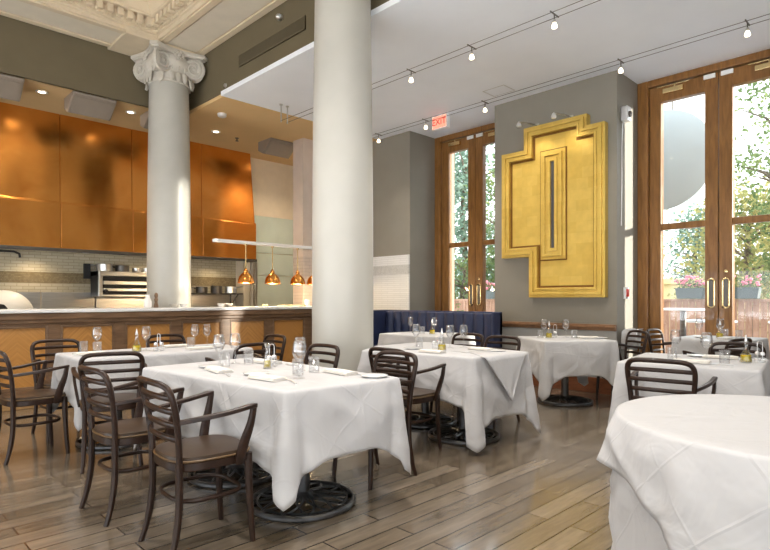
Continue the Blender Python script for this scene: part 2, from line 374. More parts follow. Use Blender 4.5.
# window side: piers standing proud of the recessed doors
def pier(name, y0, y1, mat='taupe'): return sbox(name, mat, (6.9, y0, 0), (7.72, y1, ZC + 0.03))
pier('wall_right', 2.9, 4.7); pier('wall_right', 6.4, 8.3); pier('wall_right', -1.1, 1.02); pier('wall_right', -4.2, -2.9)
sbox('wall_right', 'cream_wall', (7.6, 8.3, 0), (7.95, 10.4, ZC + 0.03))
sbox('wall_kitchen_end', 'pink_wall', (5.86, 8.0, 1.95), (6.9, 8.3, ZC + 0.02))
sbox('wall_kitchen_end', 'pink_tile', (5.86, 8.0, 0), (6.9, 8.3, 1.95))
mb = MB().box((-3.4, -4.4, 0), (-3.2, 10.4, .35)).box((-3.4, -4.4, 2.0), (-3.2, 10.4, 5.5))
for y in (-4.4, -1.5, 1.4, 4.3, 7.2): mb.box((-3.4, y, .35), (-3.2, y + .3, 2.4))
mb.box((-3.4, 8.2, .35), (-3.2, 10.4, 2.4))
struct(mb, 'wall_left', 'cream_wall')
sbox('wall_behind', 'taupe_low', (1.3, -4.4, 0), (7.95, -4.2, ZC + 1.4))
sbox('wall_behind', 'taupe_low', (-3.2, -4.4, 3.2), (1.3, -4.2, 5.5)); sbox('wall_behind', 'taupe_low', (-3.2, -4.4, 0), (-1.6, -4.2, 3.9))
# kitchen back wall
sbox('wall_back', 'cream_wall', (-3.2, 10.2, 0), (7.9, 10.4, ZC + 0.03))
sbox('wall_back', 'cream_wall', (5.78, 9.85, 2.89), (7.6, 10.2, ZC))
sbox('wall_back', 'cream_wall', (5.78, 9.87, 0), (6.02, 10.2, 2.89))
for i, (z0, z1) in enumerate(((0.9, 1.68), (1.69, 2.13), (2.14, 2.89))):
    sbox('wall_back_panel', 'teal', (6.02, 9.86, z0), (7.6, 9.9, z1), 0.004)
sbox('wall_tile', 'kitchen_tile', (-3.2, 10.17, 1.63), (5.78, 10.2, 2.2))
sbox('wall_tile', 'mosaic_tile', (-3.2, 10.168, 1.455), (5.78, 10.2, 1.63))
sbox('wall_tile', 'kitchen_tile', (-3.2, 10.17, 1.31), (5.78, 10.2, 1.455))
for x0, x1 in ((-3.2, 0.2), (0.22, 1.2), (1.22, 2.32), (2.34, 3.12), (3.14, 4.1), (4.12, 5.78)):
    sbox('wall_splashback', 'steel', (x0, 10.165, 0.9), (x1, 10.2, 1.31), 0.003)
# white tiled wainscot of the far pier
sbox('wall_tile', 'white_tile', (6.87, 6.4, 0), (6.9, 8.0, 1.62)); sbox('wall_tile', 'grey_mosaic', (6.868, 6.4, 1.62), (6.9, 8.0, 1.78)); sbox('wall_tile', 'white_tile', (6.87, 6.4, 1.78), (6.9, 8.0, 1.95))
# chair rail and baseboard on the near pier
for y0, y1 in ((2.9, 4.7), (-4.2, 1.02)):
    struct(MB().box((6.865, y0, 0.80), (6.9, y1, 0.88)).box((6.845, y0, 0.835), (6.9, y1, 0.865)), 'trim_1', 'rail_wood', bev=0.006)
    sbox('baseboard_right', 'base_wood', (6.87, y0, 0), (6.9, y1, 0.20), 0.006)
    sbox('wall_dado', 'taupe_low', (6.885, y0, 0.20), (6.9, y1, 0.80))
    struct(MB().box((6.9, y0 - 0.018, 0), (7.6, y0, 0.20)), 'baseboard_right', 'base_wood')
sbox('baseboard_right', 'base_wood', (6.86, 6.4, 0), (6.9, 8.0, 0.14))

# coffered dining-room ceiling: beams over the columns with dentilled cornice
def beam(nm, along, c, lo, hi):
    """along 'y': beam centred x=c ; along 'x': beam centred y=c"""
    w = 0.335
    def bx(mb, o0, o1, z0, z1, l0=lo, l1=hi):
        if along == 'y': mb.box((c + o0, l0, z0), (c + o1, l1, z1))
        else: mb.box((l0, c + o0, z0), (l1, c + o1, z1))
        return mb
    struct(bx(MB(), -w, w, ZB, 5.5), nm, 'plaster', bev=0.008)
    mb = MB()      # raised border of the sunk panel on the underside
    bx(mb, -w + .02, -w + .11, ZB - .025, ZB); bx(mb, w - .11, w - .02, ZB - .025, ZB)
    struct(mb, 'trim_beam_border', 'plaster', bev=0.006)
    mb = MB(); bx(mb, -w + .13, w - .13, ZB - .006, ZB + .01); struct(mb, 'trim_beam_panel', 'plaster_white')
    return w
beam('beam', 'y', 3.48, -4.2, 8.33)
beam('beam', 'x', 7.96, -3.2, 3.14)
# square panel over the far column where the beams cross, and the little step beside it
struct(MB().box((2.72, 7.62, ZB - .04), (3.82, 8.325, ZB)), 'trim_beam_crossing', 'plaster', bev=0.008)
def cornice(profile, nm, mat):
    """L-shaped moulding running round the coffer corner; profile = (offset into the coffer, z)"""
    X, Y = 3.48 - .335, 7.96 - .335
    mb = MB(); rings = []
    for (sx, sy) in (('x0', 'y'), ('x', 'y'), ('x', 'y0')):
        ring = []
        for o, z in profile:
            px = -3.2 if sx == 'x0' else X - o
            py = -4.2 if sy == 'y0' else Y - o
            ring.append(mb.bm.verts.new((px, py, z)))
        rings.append(ring)
    n = len(profile)
    for a, b in zip(rings, rings[1:]):
        for i in range(n - 1): mb.bm.faces.new((a[i], a[i + 1], b[i + 1], b[i]))
    return struct(mb, nm, mat, smooth=False)
cornice([(0, 4.800), (.025, 4.810), (.025, 4.835), (.05, 4.855), (.05, 4.870), (.065, 4.855), (.065, 4.960), (.145, 4.960), (.16, 4.970), (.16, 4.995), (.19, 5.035), (.23, 5.090), (.23, 5.120), (.30, 5.140), (.34, 5.200), (.34, 5.230), (.50, 5.250), (.52, 5.290), (1.0, 5.290), (1.02, 5.230), (1.10, 5.230), (1.12, 5.320), (1.6, 5.320)], 'trim_cornice', 'plaster')
mb = MB(); X, Y = 3.145, 7.625
for i in range(78):
    t = i * 0.125
    if X - .10 - t > -3: mb.box((X - .12 - t - .075, Y - .135, 4.860), (X - .12 - t, Y - .06, 4.958))
    mb.box((X - .135, Y - .12 - t - .075, 4.860), (X - .06, Y - .12 - t, 4.958))
struct(mb, 'trim_dentils', 'plaster', bev=0.004, seg=1)
mb = MB()
for i in range(110):       # small egg moulding under the dentils
    t = i * 0.06
    if X - .05 - t > -3: mb.lathe([(.004, 0), (.02, .012), (.02, .022), (.006, .034)], (X - .06 - t, Y - .045, 4.825), 6)
    mb.lathe([(.004, 0), (.02, .012), (.02, .022), (.006, .034)], (X - .045, Y - .06 - t, 4.825), 6)
struct(mb, 'trim_egg_moulding', 'plaster', smooth=True)
sbox('ceiling_coffer', 'plaster_white', (-3.2, -4.2, 5.33), (3.3, 8.0, 5.40))

# ------------------------------------------------------------------ columns
def column(label, x, y, group):
    root = thing('column', label, 'column', (x, y, 0), 0, group); root['kind'] = 'thing'; root.scale = (1, 1, .9885 if y > 6 else .9985)
    prof = [(.300, .24), (.300, 1.2), (.298, 2.0), (.291, 2.8), (.281, 3.6), (.270, 4.30), (.270, 4.36)]
    MB().lathe(prof, n=64).build('shaft', 'column_paint', root, smooth=True, angle=60)
    MB().lathe([(.42, 0), (.42, .09), (.40, .10), (.41, .12), (.415, .15), (.40, .18), (.35, .19), (.345, .21), (.355, .225), (.33, .24), (.30, .25)], n=48).build('base', 'column_paint', root, smooth=True)
    # capital: echinus, four diagonal volutes, flowers, abacus
    e = MB().lathe([(.272, 4.30), (.285, 4.31), (.285, 4.335), (.272, 4.345), (.275, 4.42), (.30, 4.46), (.34, 4.54), (.34, 4.60), (.31, 4.66), (.30, 4.69)], n=48)
    for k in range(20):
        a = 2 * PI * k / 20
        e.lathe([(.005, 0), (.028, .03), (.034, .06), (.026, .09), (.006, .11)], (.30 * math.cos(a), .30 * math.sin(a), 4.46), 8)
    cap = e.build('capital', 'capital', root, smooth=True)
    for k in range(4):
        a = PI / 4 + k * PI / 2; d = Vector((math.cos(a), math.sin(a), 0)); p = Vector((-d.y, d.x, 0))
        v = MB()
        for sgn in (-1, 1):
            b2 = a + sgn * math.radians(60); q = Vector((math.cos(b2), math.sin(b2), 0)); side = Vector((-q.y, q.x, 0)) * -sgn
            c = d * .335 + q * .045 + Vector((0, 0, 4.545))
            v.lathe([(.04, -.035), (.135, -.03), (.145, -.015), (.145, .015), (.135, .025), (.03, .02)], c, 28, q)
            pts = []
            for i in range(50):
                th = i / 49 * 2.4 * 2 * PI; rr = .146 * (1 - i / 49) ** .8 + .014
                pts.append(c + q * (.024 + .024 * i / 49) + side * (rr * math.sin(th)) + Vector((0, 0, rr * math.cos(th))))
            v.tube(pts, [.021 - .009 * i / 49 for i in range(50)], n=6)
            v.lathe([(.004, -.012), (.026, -.006), (.028, .004), (.012, .014)], c + q * .05, 10, q)
        # curling band that runs down from the abacus, and a leaf tip hanging under it
        v.tube([d * .25 + Vector((0, 0, 4.655)), d * .34 + Vector((0, 0, 4.69)), d * .43 + Vector((0, 0, 4.66)), d * .482 + Vector((0, 0, 4.58))], [.05, .05, .045, .03], .014, n=8)
        v.tube([d * .29 + Vector((0, 0, 4.44)), d * .315 + Vector((0, 0, 4.36)), d * .318 + Vector((0, 0, 4.30)), d * .335 + Vector((0, 0, 4.265))], [.05, .05, .042, .015], .02, n=8)
        v.build('volute', 'capital', cap, smooth=True, angle=50)
        b = a + PI / 4; q = Vector((math.cos(b), math.sin(b), 0)); f = MB(); fc = q * .345 + Vector((0, 0, 4.665))
        w = Vector((-q.y, q.x, 0))
        f.lathe([(.004, -.02), (.03, -.01), (.03, .012), (.008, .03)], fc, 10, q)
        for j in range(6):
            t = j / 6 * 2 * PI; pc = fc + w * (.052 * math.cos(t)) + Vector((0, 0, .052 * math.sin(t)))
            f.lathe([(.004, -.018), (.027, -.008), (.027, .006), (.008, .018)], pc, 8, q)
        f.build('rosette', 'capital', cap, smooth=True, angle=50); f = MB()
        for j in (-1, 0, 1):
            f.tube([q * .30 + w * (j * .09) + Vector((0, 0, 4.43)), q * .315 + w * (j * .09) + Vector((0, 0, 4.36)), q * .305 + w * (j * .09) + Vector((0, 0, 4.30))], [.042, .046, .014], .016, n=8)
        f.build('husk_ornament', 'capital', cap, smooth=True, angle=50)
    out = []
    for k in range(4):
        a = PI / 4 + k * PI / 2; h = Vector((math.cos(a), math.sin(a))) * .51; t = Vector((-math.sin(a), math.cos(a))) * .05
        a2 = a + PI / 2; h2 = Vector((math.cos(a2), math.sin(a2))) * .51; t2 = Vector((-math.sin(a2), math.cos(a2))) * .05
        out.append(h + t); s, e2 = h + t, h2 - t2; mid = Vector((math.cos(a + PI / 4), math.sin(a + PI / 4)))
        for i in range(1, 8):
            u = i / 8; out.append(s.lerp(e2, u) - mid * (.075 * math.sin(PI * u)))
        out.append(e2)
    ab = MB(); ab.prism(out, 4.685, 4.712); ab.prism([p * 1.05 for p in out], 4.706, 4.749)
    ab.build('abacus', 'capital', root, bev=0.004)
    return root
column('massive pale round column beside the table with the hanging diagonal overlay', 3.54, 4.18, 'columns of the dining room')
column('pale round column with scrolled capital standing behind the wooden bar', 3.43, 7.92, 'columns of the dining room')

# ------------------------------------------------------------------ glazed timber doors
def glazed_door(nm, y0, y1):
    X0, X1 = 7.58, 7.68
    fr = MB(); w = 0.13
    fr.box((X0 - .04, y0, 0), (X1 + .2, y0 + w, ZC)).box((X0 - .04, y1 - w, 0), (X1 + .2, y1, ZC)).box((X0 - .04, y0 + w, ZC - .09), (X1 + .2, y1 - w, ZC))
    fr.box((X0 - .055, y1 - w - .01, 0), (X0, y1 - w + .03, ZC - .09)).box((X0 - .055, y0 + w - .03, 0), (X0, y0 + w + .01, ZC - .09))
    root = struct(fr, nm, 'door_wood', bev=0.008); root['label'] = 'tall timber frame of a pair of glazed doors'
    ym = (y0 + y1) / 2
    for k, (a, b) in enumerate(((y0 + w + .008, ym - .004), (ym + .004, y1 - w - .008))):
        lf = MB(); s = .145; zt = ZC - .10; Z0 = .02
        lf.box((X0, a, Z0), (X1, a + s, zt)).box((X0, b - s, Z0), (X1, b, zt)).box((X0, a + s, zt - .20), (X1, b - s, zt)).box((X0, a + s, Z0), (X1, b - s, .34)).box((X0 + .01, a + s, 2.09), (X1 - .01, b - s, 2.17))
        leaf = lf.build('door_leaf', 'door_wood', root, bev=0.007); leaf['kind'] = 'structure'
        g = MB().box((X0 + .04, a + s - .01, .33), (X0 + .05, b - s + .01, zt - .19)).build('glazing', 'window_glass', leaf); g['kind'] = 'structure'
        # recessed brass pull plate by the meeting stile
        yc = (b - .075) if k == 0 else (a + .075)
        h = MB()
        h.tube([(X0 - .008, yc + .035 * math.cos(t), 1.27 + (.14 if math.sin(t) >= 0 else -.14) + .035 * math.sin(t)) for t in [2 * PI * i / 24 for i in range(24)]], .011, .010, n=6, up=(1, 0, 0), closed=True)
        h.build('pull_plate', 'brass', leaf, smooth=True)
        MB().prism([(yc + .03 * math.cos(t), 1.27 + (.14 if math.sin(t) >= 0 else -.14) + .03 * math.sin(t)) for t in [2 * PI * i / 24 for i in range(24)]], X0 - .003, X0 + .004, 'yz').build('pull_recess', 'steel_dark', leaf)
        if k == 0: MB().lathe([(.024, 0), (.022, .012), (.010, .016)], (X0, yc, 1.53), 16, (-1, 0, 0)).build('lock_cylinder', 'brass', leaf, smooth=True)
        # overhead closer and magnetic strip
        yh = (a + .30) if k == 0 else (b - .30)
        c = MB().box((X0 - .055, yh - .12, zt - .115), (X0, yh + .12, zt - .055)); c.box((X0 - .05, yh - .19, zt - .03), (X0 - .035, yh + .19, zt - .018)).cyl((X0 - .04, yh - .02, zt - .06), (X0 - .04, yh - .02, zt - .02), .012)
        c.build('door_closer', 'brass', leaf, bev=0.005)
        yn = (b - .09) if k == 0 else (a + .09)
        MB().box((X0 - .02, yn - .065, zt - .06), (X0, yn + .065, zt - .005)).build('contact_plate', 'white_plastic', leaf, bev=0.004)
    return root
glazed_door('door_1', 1.02, 2.9)
glazed_door('door_2', 4.7, 6.4)
glazed_door('door_3', -2.9, -1.1)
sbox('wall_sun_block', 'pink_stone', (10.2, -9.0, -.1), (10.8, -4.3, 4.5))  # unseen slab added outside to keep the low sun out of the third doors

# ------------------------------------------------------------------ gold wall panel
def inset(poly, d):
    n = len(poly); out = []
    area = sum(poly[i][0] * poly[(i + 1) % n][1] - poly[(i + 1) % n][0] * poly[i][1] for i in range(n))
    sg = 1 if area > 0 else -1
    for i in range(n):
        p0, p1, p2 = Vector(poly[i - 1]), Vector(poly[i]), Vector(poly[(i + 1) % n])
        e1 = (p1 - p0).normalized(); e2 = (p2 - p1).normalized()
        n1 = Vector((-e1.y, e1.x)) * sg; n2 = Vector((-e2.y, e2.x)) * sg
        out.append(tuple(p1 + (n1 + n2) * d))
    return out
def frame_ring(mb, outer, inner, x0, x1):
    """solid ring between two outlines, in the yz plane, from x0 (wall side) to x1 (room side)"""
    n = len(outer)
    A = [mb.bm.verts.new((x0, *p)) for p in outer]; B = [mb.bm.verts.new((x1, *p)) for p in outer]
    C = [mb.bm.verts.new((x0, *p)) for p in inner]; D = [mb.bm.verts.new((x1, *p)) for p in inner]
    for i in range(n):
        j = (i + 1) % n
        for q in ((A[i], A[j], B[j], B[i]), (B[i], B[j], D[j], D[i]), (D[i], D[j], C[j], C[i]), (C[i], C[j], A[j], A[i])): mb.bm.faces.new(q)
art = thing('wall_art', 'large gold leaf panel with stepped outline and narrow slot on the taupe wall', 'wall art', (6.9, 3.8, 1.22))
ART = [(4.51, 3.26), (4.15, 3.26), (4.15, 3.56), (3.24, 3.56), (3.24, 3.41), (3.01, 3.41), (3.01, 1.22), (4.07, 1.22), (4.07, 1.78), (4.51, 1.78)]
ARTL = [(y - 3.8, z - 1.22) for y, z in ART]
MB().prism(inset(ARTL, .01), -.07, -.005, 'yz').build('panel', 'gold', art)
mb = MB(); frame_ring(mb, ARTL, inset(ARTL, .035), -.005, -.11); frame_ring(mb, inset(ARTL, .035), inset(ARTL, .07), -.01, -.135); frame_ring(mb, inset(ARTL, .07), inset(ARTL, .10), -.01, -.115); frame_ring(mb, inset(ARTL, .10), inset(ARTL, .13), -.01, -.128)
mb.build('moulded_frame', 'gold', art, bev=0.004)
mb = MB(); frame_ring(mb, inset(ARTL, .131), inset(ARTL, .158), -.06, -.074); mb.build('frame_groove', 'groove', art)
SL = [(3.54 - 3.8, 3.19 - 1.22), (3.54 - 3.8, 1.73 - 1.22), (3.90 - 3.8, 1.73 - 1.22), (3.90 - 3.8, 3.19 - 1.22)]
mb = MB(); frame_ring(mb, SL, inset(SL, .04), -.06, -.095); frame_ring(mb, inset(SL, .04), inset(SL, .075), -.06, -.12); frame_ring(mb, inset(SL, .075), inset(SL, .11), -.06, -.10); frame_ring(mb, inset(SL, .11), inset(SL, .15), -.06, -.115)
mb.build('slot_frame', 'gold', art, bev=0.005)
mb = MB(); frame_ring(mb, inset(SL, -.016), SL, -.06, -.074); mb.build('slot_groove', 'groove', art)
MB().box((-.078, 3.69 - 3.8 - .005, 1.88 - 1.22), (-.068, 3.75 - 3.8 + .005, 3.04 - 1.22)).build('slot', 'slot_dark', art)
for i, (y, lab) in enumerate(((4.0, 'small picture light on a thin arm, the one over the panel\'s lower shoulder'), (3.5, 'small picture light on a thin arm, over the highest edge of the panel'))):
    t = thing('picture_light', lab, 'picture light', (6.9, y, 3.56), 0, 'picture lights over the gold panel')
    MB().tube([(0, 0, .03), (-.2, .0, .02), (-.46, 0, -.02)], .007, n=6).build('arm', 'steel', t, smooth=True)
    MB().lathe([(.03, 0), (.034, .02), (.02, .055), (.008, .07)], (-.47, 0, -.085), 14).build('lamp_head', 'silver', t, smooth=True)
    spot(6.44, y, 3.48, 2.5, 100, .8, (1, .85, .6), (6.85, y - .05, 2.75)); MB().box((-.012, -.03, 0), (0, .03, .06)).build('wall_plate', 'steel', t, bev=.003)

# ------------------------------------------------------------------ bar
BX0, BX1 = -2.4, 5.84
bar = thing('bar_counter', 'long dark wood bar front with framed bookmatched veneer panels', 'bar counter', (2.0, 7.4, 0)); 
def bl(x, y, z): return (x - 2.0, y - 7.4, z)
mb = MB(); mb.box(bl(BX0, 7.12, .02), bl(BX1, 7.58, 1.045)); mb.build('body', 'bar_wood', bar)
mb = MB(); mb.box(bl(BX0, 7.09, .0), bl(BX1, 7.13, .10)); mb.box(bl(BX0, 7.075, .0), bl(BX1, 7.1, .07)); mb.build('plinth', 'bar_light', bar, bev=.006)
MB().box(bl(BX0, 7.06, .925), bl(BX1, 7.13, .975)).box(bl(BX0, 7.04, .97), bl(BX1, 7.13, 1.045)).build('cornice', 'bar_wood', bar, bev=.01)
edges = [1.755 + .706 * k for k in range(-6, 6)]
for k, e in enumerate(edges):
    if e < BX0 + .1 or e > BX1: continue
    MB().box(bl(e - .065, 7.085, .10), bl(e + .065, 7.13, .925)).build('stile', 'bar_wood', bar, bev=.005)
for k in range(-5, 6):
    a, b = 1.755 + .706 * k - .706 + .065, 1.755 + .706 * k - .065
    if a < BX0 or a > BX1: continue
    b = min(b, BX1 - .02)
    mb = MB(); z0, z1 = .235, .90
    mb.box(bl(a, 7.09, .10), bl(b, 7.13, .20)).box(bl(a, 7.075, .20), bl(b, 7.13, .235)); mb.box(bl(a, 7.085, z1), bl(b, 7.13, .925))
    mb.box(bl(a, 7.08, z0), bl(a + .022, 7.13, z1)).box(bl(b - .022, 7.08, z0), bl(b, 7.13, z1)).box(bl(a + .022, 7.08, z1 - .022), bl(b - .022, 7.13, z1))
    fr = mb.build('panel_frame', 'bar_light' if False else 'bar_wood', bar, bev=.005)
    c = ((a + b) / 2, 7.115, (z0 + z1) / 2)
    MB().box((-(b - a) / 2 + .022, -.01, -(z1 - z0) / 2), ((b - a) / 2 - .022, .012, (z1 - z0) / 2 - .022)).build('veneer_panel', 'veneer', bar, loc=bl(*c))
    MB().box(bl(a, 7.072, .105), bl(b, 7.1, .19)).build('kick_panel', 'bar_light', bar, bev=.004)
top = tag(MB().box((BX0 - .02, 7.02, 1.045), (BX1, 7.60, 1.085)).build('countertop', 'marble', bev=.008), 'long white marble countertop running along the top of the wooden bar', 'countertop')

# heat-lamp rail with copper pendants over the bar
rail = thing('heat_lamp_rail', 'white horizontal rail carrying copper heat lamps above the bar', 'lamp rail', (4.8, 7.45, 1.085))
MB().box((3.88 - 4.8, -.05, .94), (5.80 - 4.8, .05, .985)).build('beam', 'white_plastic', rail, bev=.008)
MB().cyl((5.72 - 4.8, 0, 0), (5.72 - 4.8, 0, .94), .022, 14).lathe([(.07, 0), (.06, .012)], (5.72 - 4.8, 0, 0), 16).build('post', 'steel', rail, smooth=True)
for i, (x, lab) in enumerate(((4.40, 'copper dome heat lamp at the open end of the white rail'), (4.87, 'copper dome heat lamp second along the white rail'), (5.35, 'copper dome heat lamp third along the white rail'), (5.68, 'copper dome heat lamp half hidden behind the massive column'))):
    t = thing('heat_lamp', lab, 'pendant lamp', (x, 7.45, 1.44), 0, 'copper heat lamps over the bar')
    MB().cyl((0, 0, .21), (0, 0, .585), .008, 8).lathe([(.022, .565), (.022, .584)], n=12).build('stem', 'brass', t, smooth=True)
    MB().lathe([(.118, .0), (.122, .0), (.122, .012), (.116, .05), (.098, .10), (.066, .138), (.04, .155), (.032, .165), (.034, .18), (.028, .20), (.018, .215), (.010, .23)], n=28, capb=False).build('shade', 'copper', t, smooth=True)
    MB().lathe([(.005, .02), (.035, .03), (.045, .055), (.035, .085), (.02, .11)], n=16).build('bulb', 'bulb_warm', t, smooth=True)
    ld = bpy.data.lights.new('heat_lamp_glow', 'POINT'); ld.energy = 5; ld.color = (1, .75, .45); ld.shadow_soft_size = .04
    lo = bpy.data.objects.new('heat_lamp_glow', ld); COL.objects.link(lo); lo.location = (x, 7.45, 1.43)

# ------------------------------------------------------------------ kitchen
hood = thing('extraction_hood', 'huge polished copper extraction hood above the kitchen range', 'extraction hood', (2.0, 9.6, 1.95))
def hl(x, y, z): return (x - 2.0, y - 9.6, z - 1.95)
HX0, HX1 = -2.6, 5.86
xs = [-2.6, -1.3, -.05, 1.2, 2.45, 3.52, 4.75]
for a, b in zip(xs, xs[1:] + [HX1 - .0]):
    last = b == HX1
    bt = b - (.09 if last else 0)
    MB().hexa([hl(a + .003, 9.58, 2.67), hl(b - .003, 9.58, 2.67), hl(b - .003, 10.16, 2.67), hl(a + .003, 10.16, 2.67), hl(a + .003, 9.60, ZC), hl(bt - .003, 9.60, ZC), hl(bt - .003, 10.16, ZC), hl(a + .003, 10.16, ZC)]).build('upper_panel', 'copper', hood, bev=.004)
    MB().box(hl(a + .003, 9.53, 1.965), hl(b - .003, 9.58, 2.665)).build('band_panel', 'copper', hood, bev=.006)
MB().box(hl(HX0, 9.545, 2.655), hl(HX1, 9.60, 2.685)).build('seam_strip', 'copper', hood, bev=.006)
MB().box(hl(HX0, 9.515, 1.93), hl(HX1 + .01, 9.60, 1.975)).box(hl(HX1 - .03, 9.6, 1.93), hl(HX1 + .01, 10.15, 2.67)).build('lower_rim', 'steel_dark', hood, bev=.004)
for x in (.6, 1.6, 2.9, 4.2, 5.2):
    MB().lathe([(.05, 0), (.05, .02), (.02, .03)], hl(x, 9.87, 1.945), 16).build('hood_light', 'steel', hood, smooth=True)
MB().box(hl(HX0, 9.6, 1.97), hl(HX1, 10.16, 2.0)).build('filter_plate', 'steel_dark', hood)
# cooking line
rng = thing('cooking_line', 'stainless steel cooking counter against the tiled kitchen wall', 'kitchen counter', (2.0, 9.7, 0))
MB().box((-4.6, -.25, 0), (3.76, .45, .93)).build('cabinet_body', 'steel', rng, bev=.006)
MB().box((-4.6, -.29, .93), (3.78, .46, .97)).build('work_surface', 'steel', rng, bev=.006)
ov = thing('pizza_oven', 'bright steel domed oven on the cooking counter', 'oven', (1.76, 9.78, .97))
prof = [(.38 * math.cos(t), .36 * math.sin(t)) for t in [i / 10 * PI / 2 * .98 for i in range(11)]]
MB().lathe(prof, n=36).build('dome', 'white_plastic', ov, smooth=True)
mb = MB().prism([(-.30, 0), (-.02, 0), (-.02, .10), (-.06, .15), (-.16, .17), (-.26, .15), (-.30, .10)], -.37, -.20, 'xz'); mb.build('oven_mouth', 'black', ov)
sal = thing('salamander_grill', 'wall-hung stainless grill with a dark side and front knob', 'grill', (3.6, 9.95, 1.24))
MB().box((-.55, -.18, 0), (-.53, .2, .42)).box((.53, -.18, 0), (.55, .2, .42)).build('side_panel', 'black', sal, bev=.004)
MB().box((-.53, .0, .03), (.53, .2, .40)).build('back_box', 'black', sal)
MB().box((-.55, -.22, .34), (.55, .2, .42)).build('top_hood', 'steel', sal, bev=.008)
MB().box((-.55, -.22, 0), (-.49, -.16, .34)).box((.49, -.22, 0), (.55, -.16, .34)).box((-.49, -.22, 0), (.49, -.16, .035)).build('front_frame', 'steel', sal, bev=.006)
MB().box((-.47, -.2, .20), (.47, -.14, .26)).box((-.47, -.21, .09), (.47, -.15, .14)).build('grill_bars', 'steel', sal, bev=.006)
MB().lathe([(.035, 0), (.035, .02), (.026, .05)], (-.44, -.20, .09), 16, (0, -1, 0)).build('knob', 'black', sal, smooth=True)
MB().box((-.66, .16, .3), (-.56, .2, .55)).build('wall_bracket', 'black', sal)
def pan(lab, x, y, z, r=.10, h=.09, group='pans on the grill', rz=0, mat='steel'):
    t = thing('saucepan', lab, 'pan', (x, y, z), rz, group)
    MB().lathe([(r * .9, 0), (r, .01), (r, h), (r * 1.04, h + .003), (r * .97, h + .003), (r * .95, .012)], n=24).build('pot_body', mat, t, smooth=True)
    MB().tube([(r, 0, h * .75), (r + .08, 0, h * .9), (r + .2, 0, h * 1.05)], .008, .012, n=6).build('handle', mat, t, smooth=True)
zs = 1.66
pan('dull steel saucepan on the grill top, at its dark end', 3.2, 9.93, zs, .12, .12, rz=2.2, mat='steel'); pan('blackened saucepan second along the grill top', 3.5, 9.97, zs, .11, .11, rz=2.4, mat='steel_dark')
pan('small steel saucepan third along the grill top', 3.72, 9.92, zs, .07, .07, rz=1.2); pan('wide low saucepan on the grill top beside the column', 3.93, 9.95, zs, .11, .08, rz=.6)
sh = thing('wall_shelf', 'dark metal wall shelf on brackets beside the steel post', 'shelf', (5.15, 10.0, 1.29))
MB().box((-.62, -.17, 0), (.60, .165, .02)).build('shelf_board', 'steel_dark', sh, bev=.003)
for x in (-.5, .5): MB().tube([(x, -.14, 0), (x, .14, -.22)], .012, n=6, sq=True).box((x - .012, .14, -.25), (x + .012, .165, 0)).build('bracket', 'steel_dark', sh)
for i, (x, r, h, m, lab) in enumerate(((4.68, .10, .10, 'steel', 'steel saucepan on the wall shelf, next to the column'), (4.95, .11, .12, 'steel_dark', 'dark saucepan second along the wall shelf'), (5.25, .11, .14, 'steel_dark', 'dark tall saucepan third along the wall shelf'), (5.55, .12, .13, 'steel', 'saucepan on the wall shelf, towards the steel post'))):
    pan(lab, x, 9.98, 1.31, r, h, 'pans on the wall shelf', rz=2 + i, mat=m)
for i, (x, r, lab) in enumerate(((4.95, .13, 'black wide saucepan on the cooking counter under the wall shelf'), (5.3, .12, 'black saucepan on the cooking counter near the steel post'))):
    pan(lab, x, 9.75, .97, r, .08, 'black pans on the cooking counter', rz=1, mat='steel_dark')
pst = thing('steel_post', 'slim stainless steel corner post at the end of the hood', 'post', (5.93, 9.75, 0))
MB().box((-.05, -.05, 0), (.0, .05, 1.93)).box((.012, -.05, 0), (.06, .05, 1.93)).build('upright', 'steel', pst, bev=.004)
MB().box((-.07, -.07, 0), (.08, .07, .02)).build('foot_plate', 'steel', pst, bev=.003)
wp = tag(MB().tube([(1.4, 10.1, 1.93), (1.95, 10.1, 1.93), (2.02, 10.1, 1.90), (2.03, 10.1, 1.84)], .018, n=8).build('hood_gas_pipe', 'black', smooth=True), 'short black pipe bending down beneath the copper hood', 'pipe')

# small things on the bar
def bottle(nm, lab, x, y, z, prof, mat, cap=None, group=None, cat='bottle'):
    t = thing(nm, lab, cat, (x, y, z), 0, group); MB().lathe(prof, n=18).build('body', mat, t, smooth=True)
    if cap: MB().lathe(cap[0], n=14).build('stopper', cap[1], t, smooth=True)
ZT = 1.085
bottle('pitcher', 'white pitcher standing on the marble counter beside the column', 2.95, 7.48, ZT, [(.045, 0), (.05, .02), (.05, .08), (.03, .13), (.026, .16), (.034, .175)], 'porcelain', cat='pitcher')
bottle('pepper_mill', 'dark wooden pepper mill beside the white pitcher on the bar', 3.07, 7.50, ZT, [(.03, 0), (.032, .02), (.02, .07), (.026, .11), (.018, .13), (.026, .16), (.018, .19), (.005, .2)], 'bar_wood', cat='pepper mill')
bw = [(.035, 0), (.038, .008), (.06, .05), (.057, .05), (.034, .012)]
for x, y, lab in ((3.22, 7.3, 'small steel bowl on the bar in front of the column'), (3.38, 7.34, 'small pale bowl on the bar, second before the column'), (4.0, 7.46, 'small pale bowl on the bar just past the column'), (4.12, 7.44, 'steel bowl on the bar just past the column')):
    tag(MB().lathe(bw, (x, y, ZT), 20).build('bowl', 'steel' if 'steel' in lab else 'porcelain', smooth=True), lab, 'bowl', 'bowls on the bar')
tag(MB().box((5.02, 7.3, ZT), (5.42, 7.52, ZT + .02)).build('serving_board', 'board', bev=.006), 'pale wooden serving board lying on the bar under the heat lamps', 'board')
tag(MB().lathe([(.04, 0), (.045, .09), (.04, .10)], (5.52, 7.42, ZT), 16).build('jar', 'porcelain', smooth=True), 'white ceramic jar on the bar beside the massive column', 'jar', 'jars on the bar')
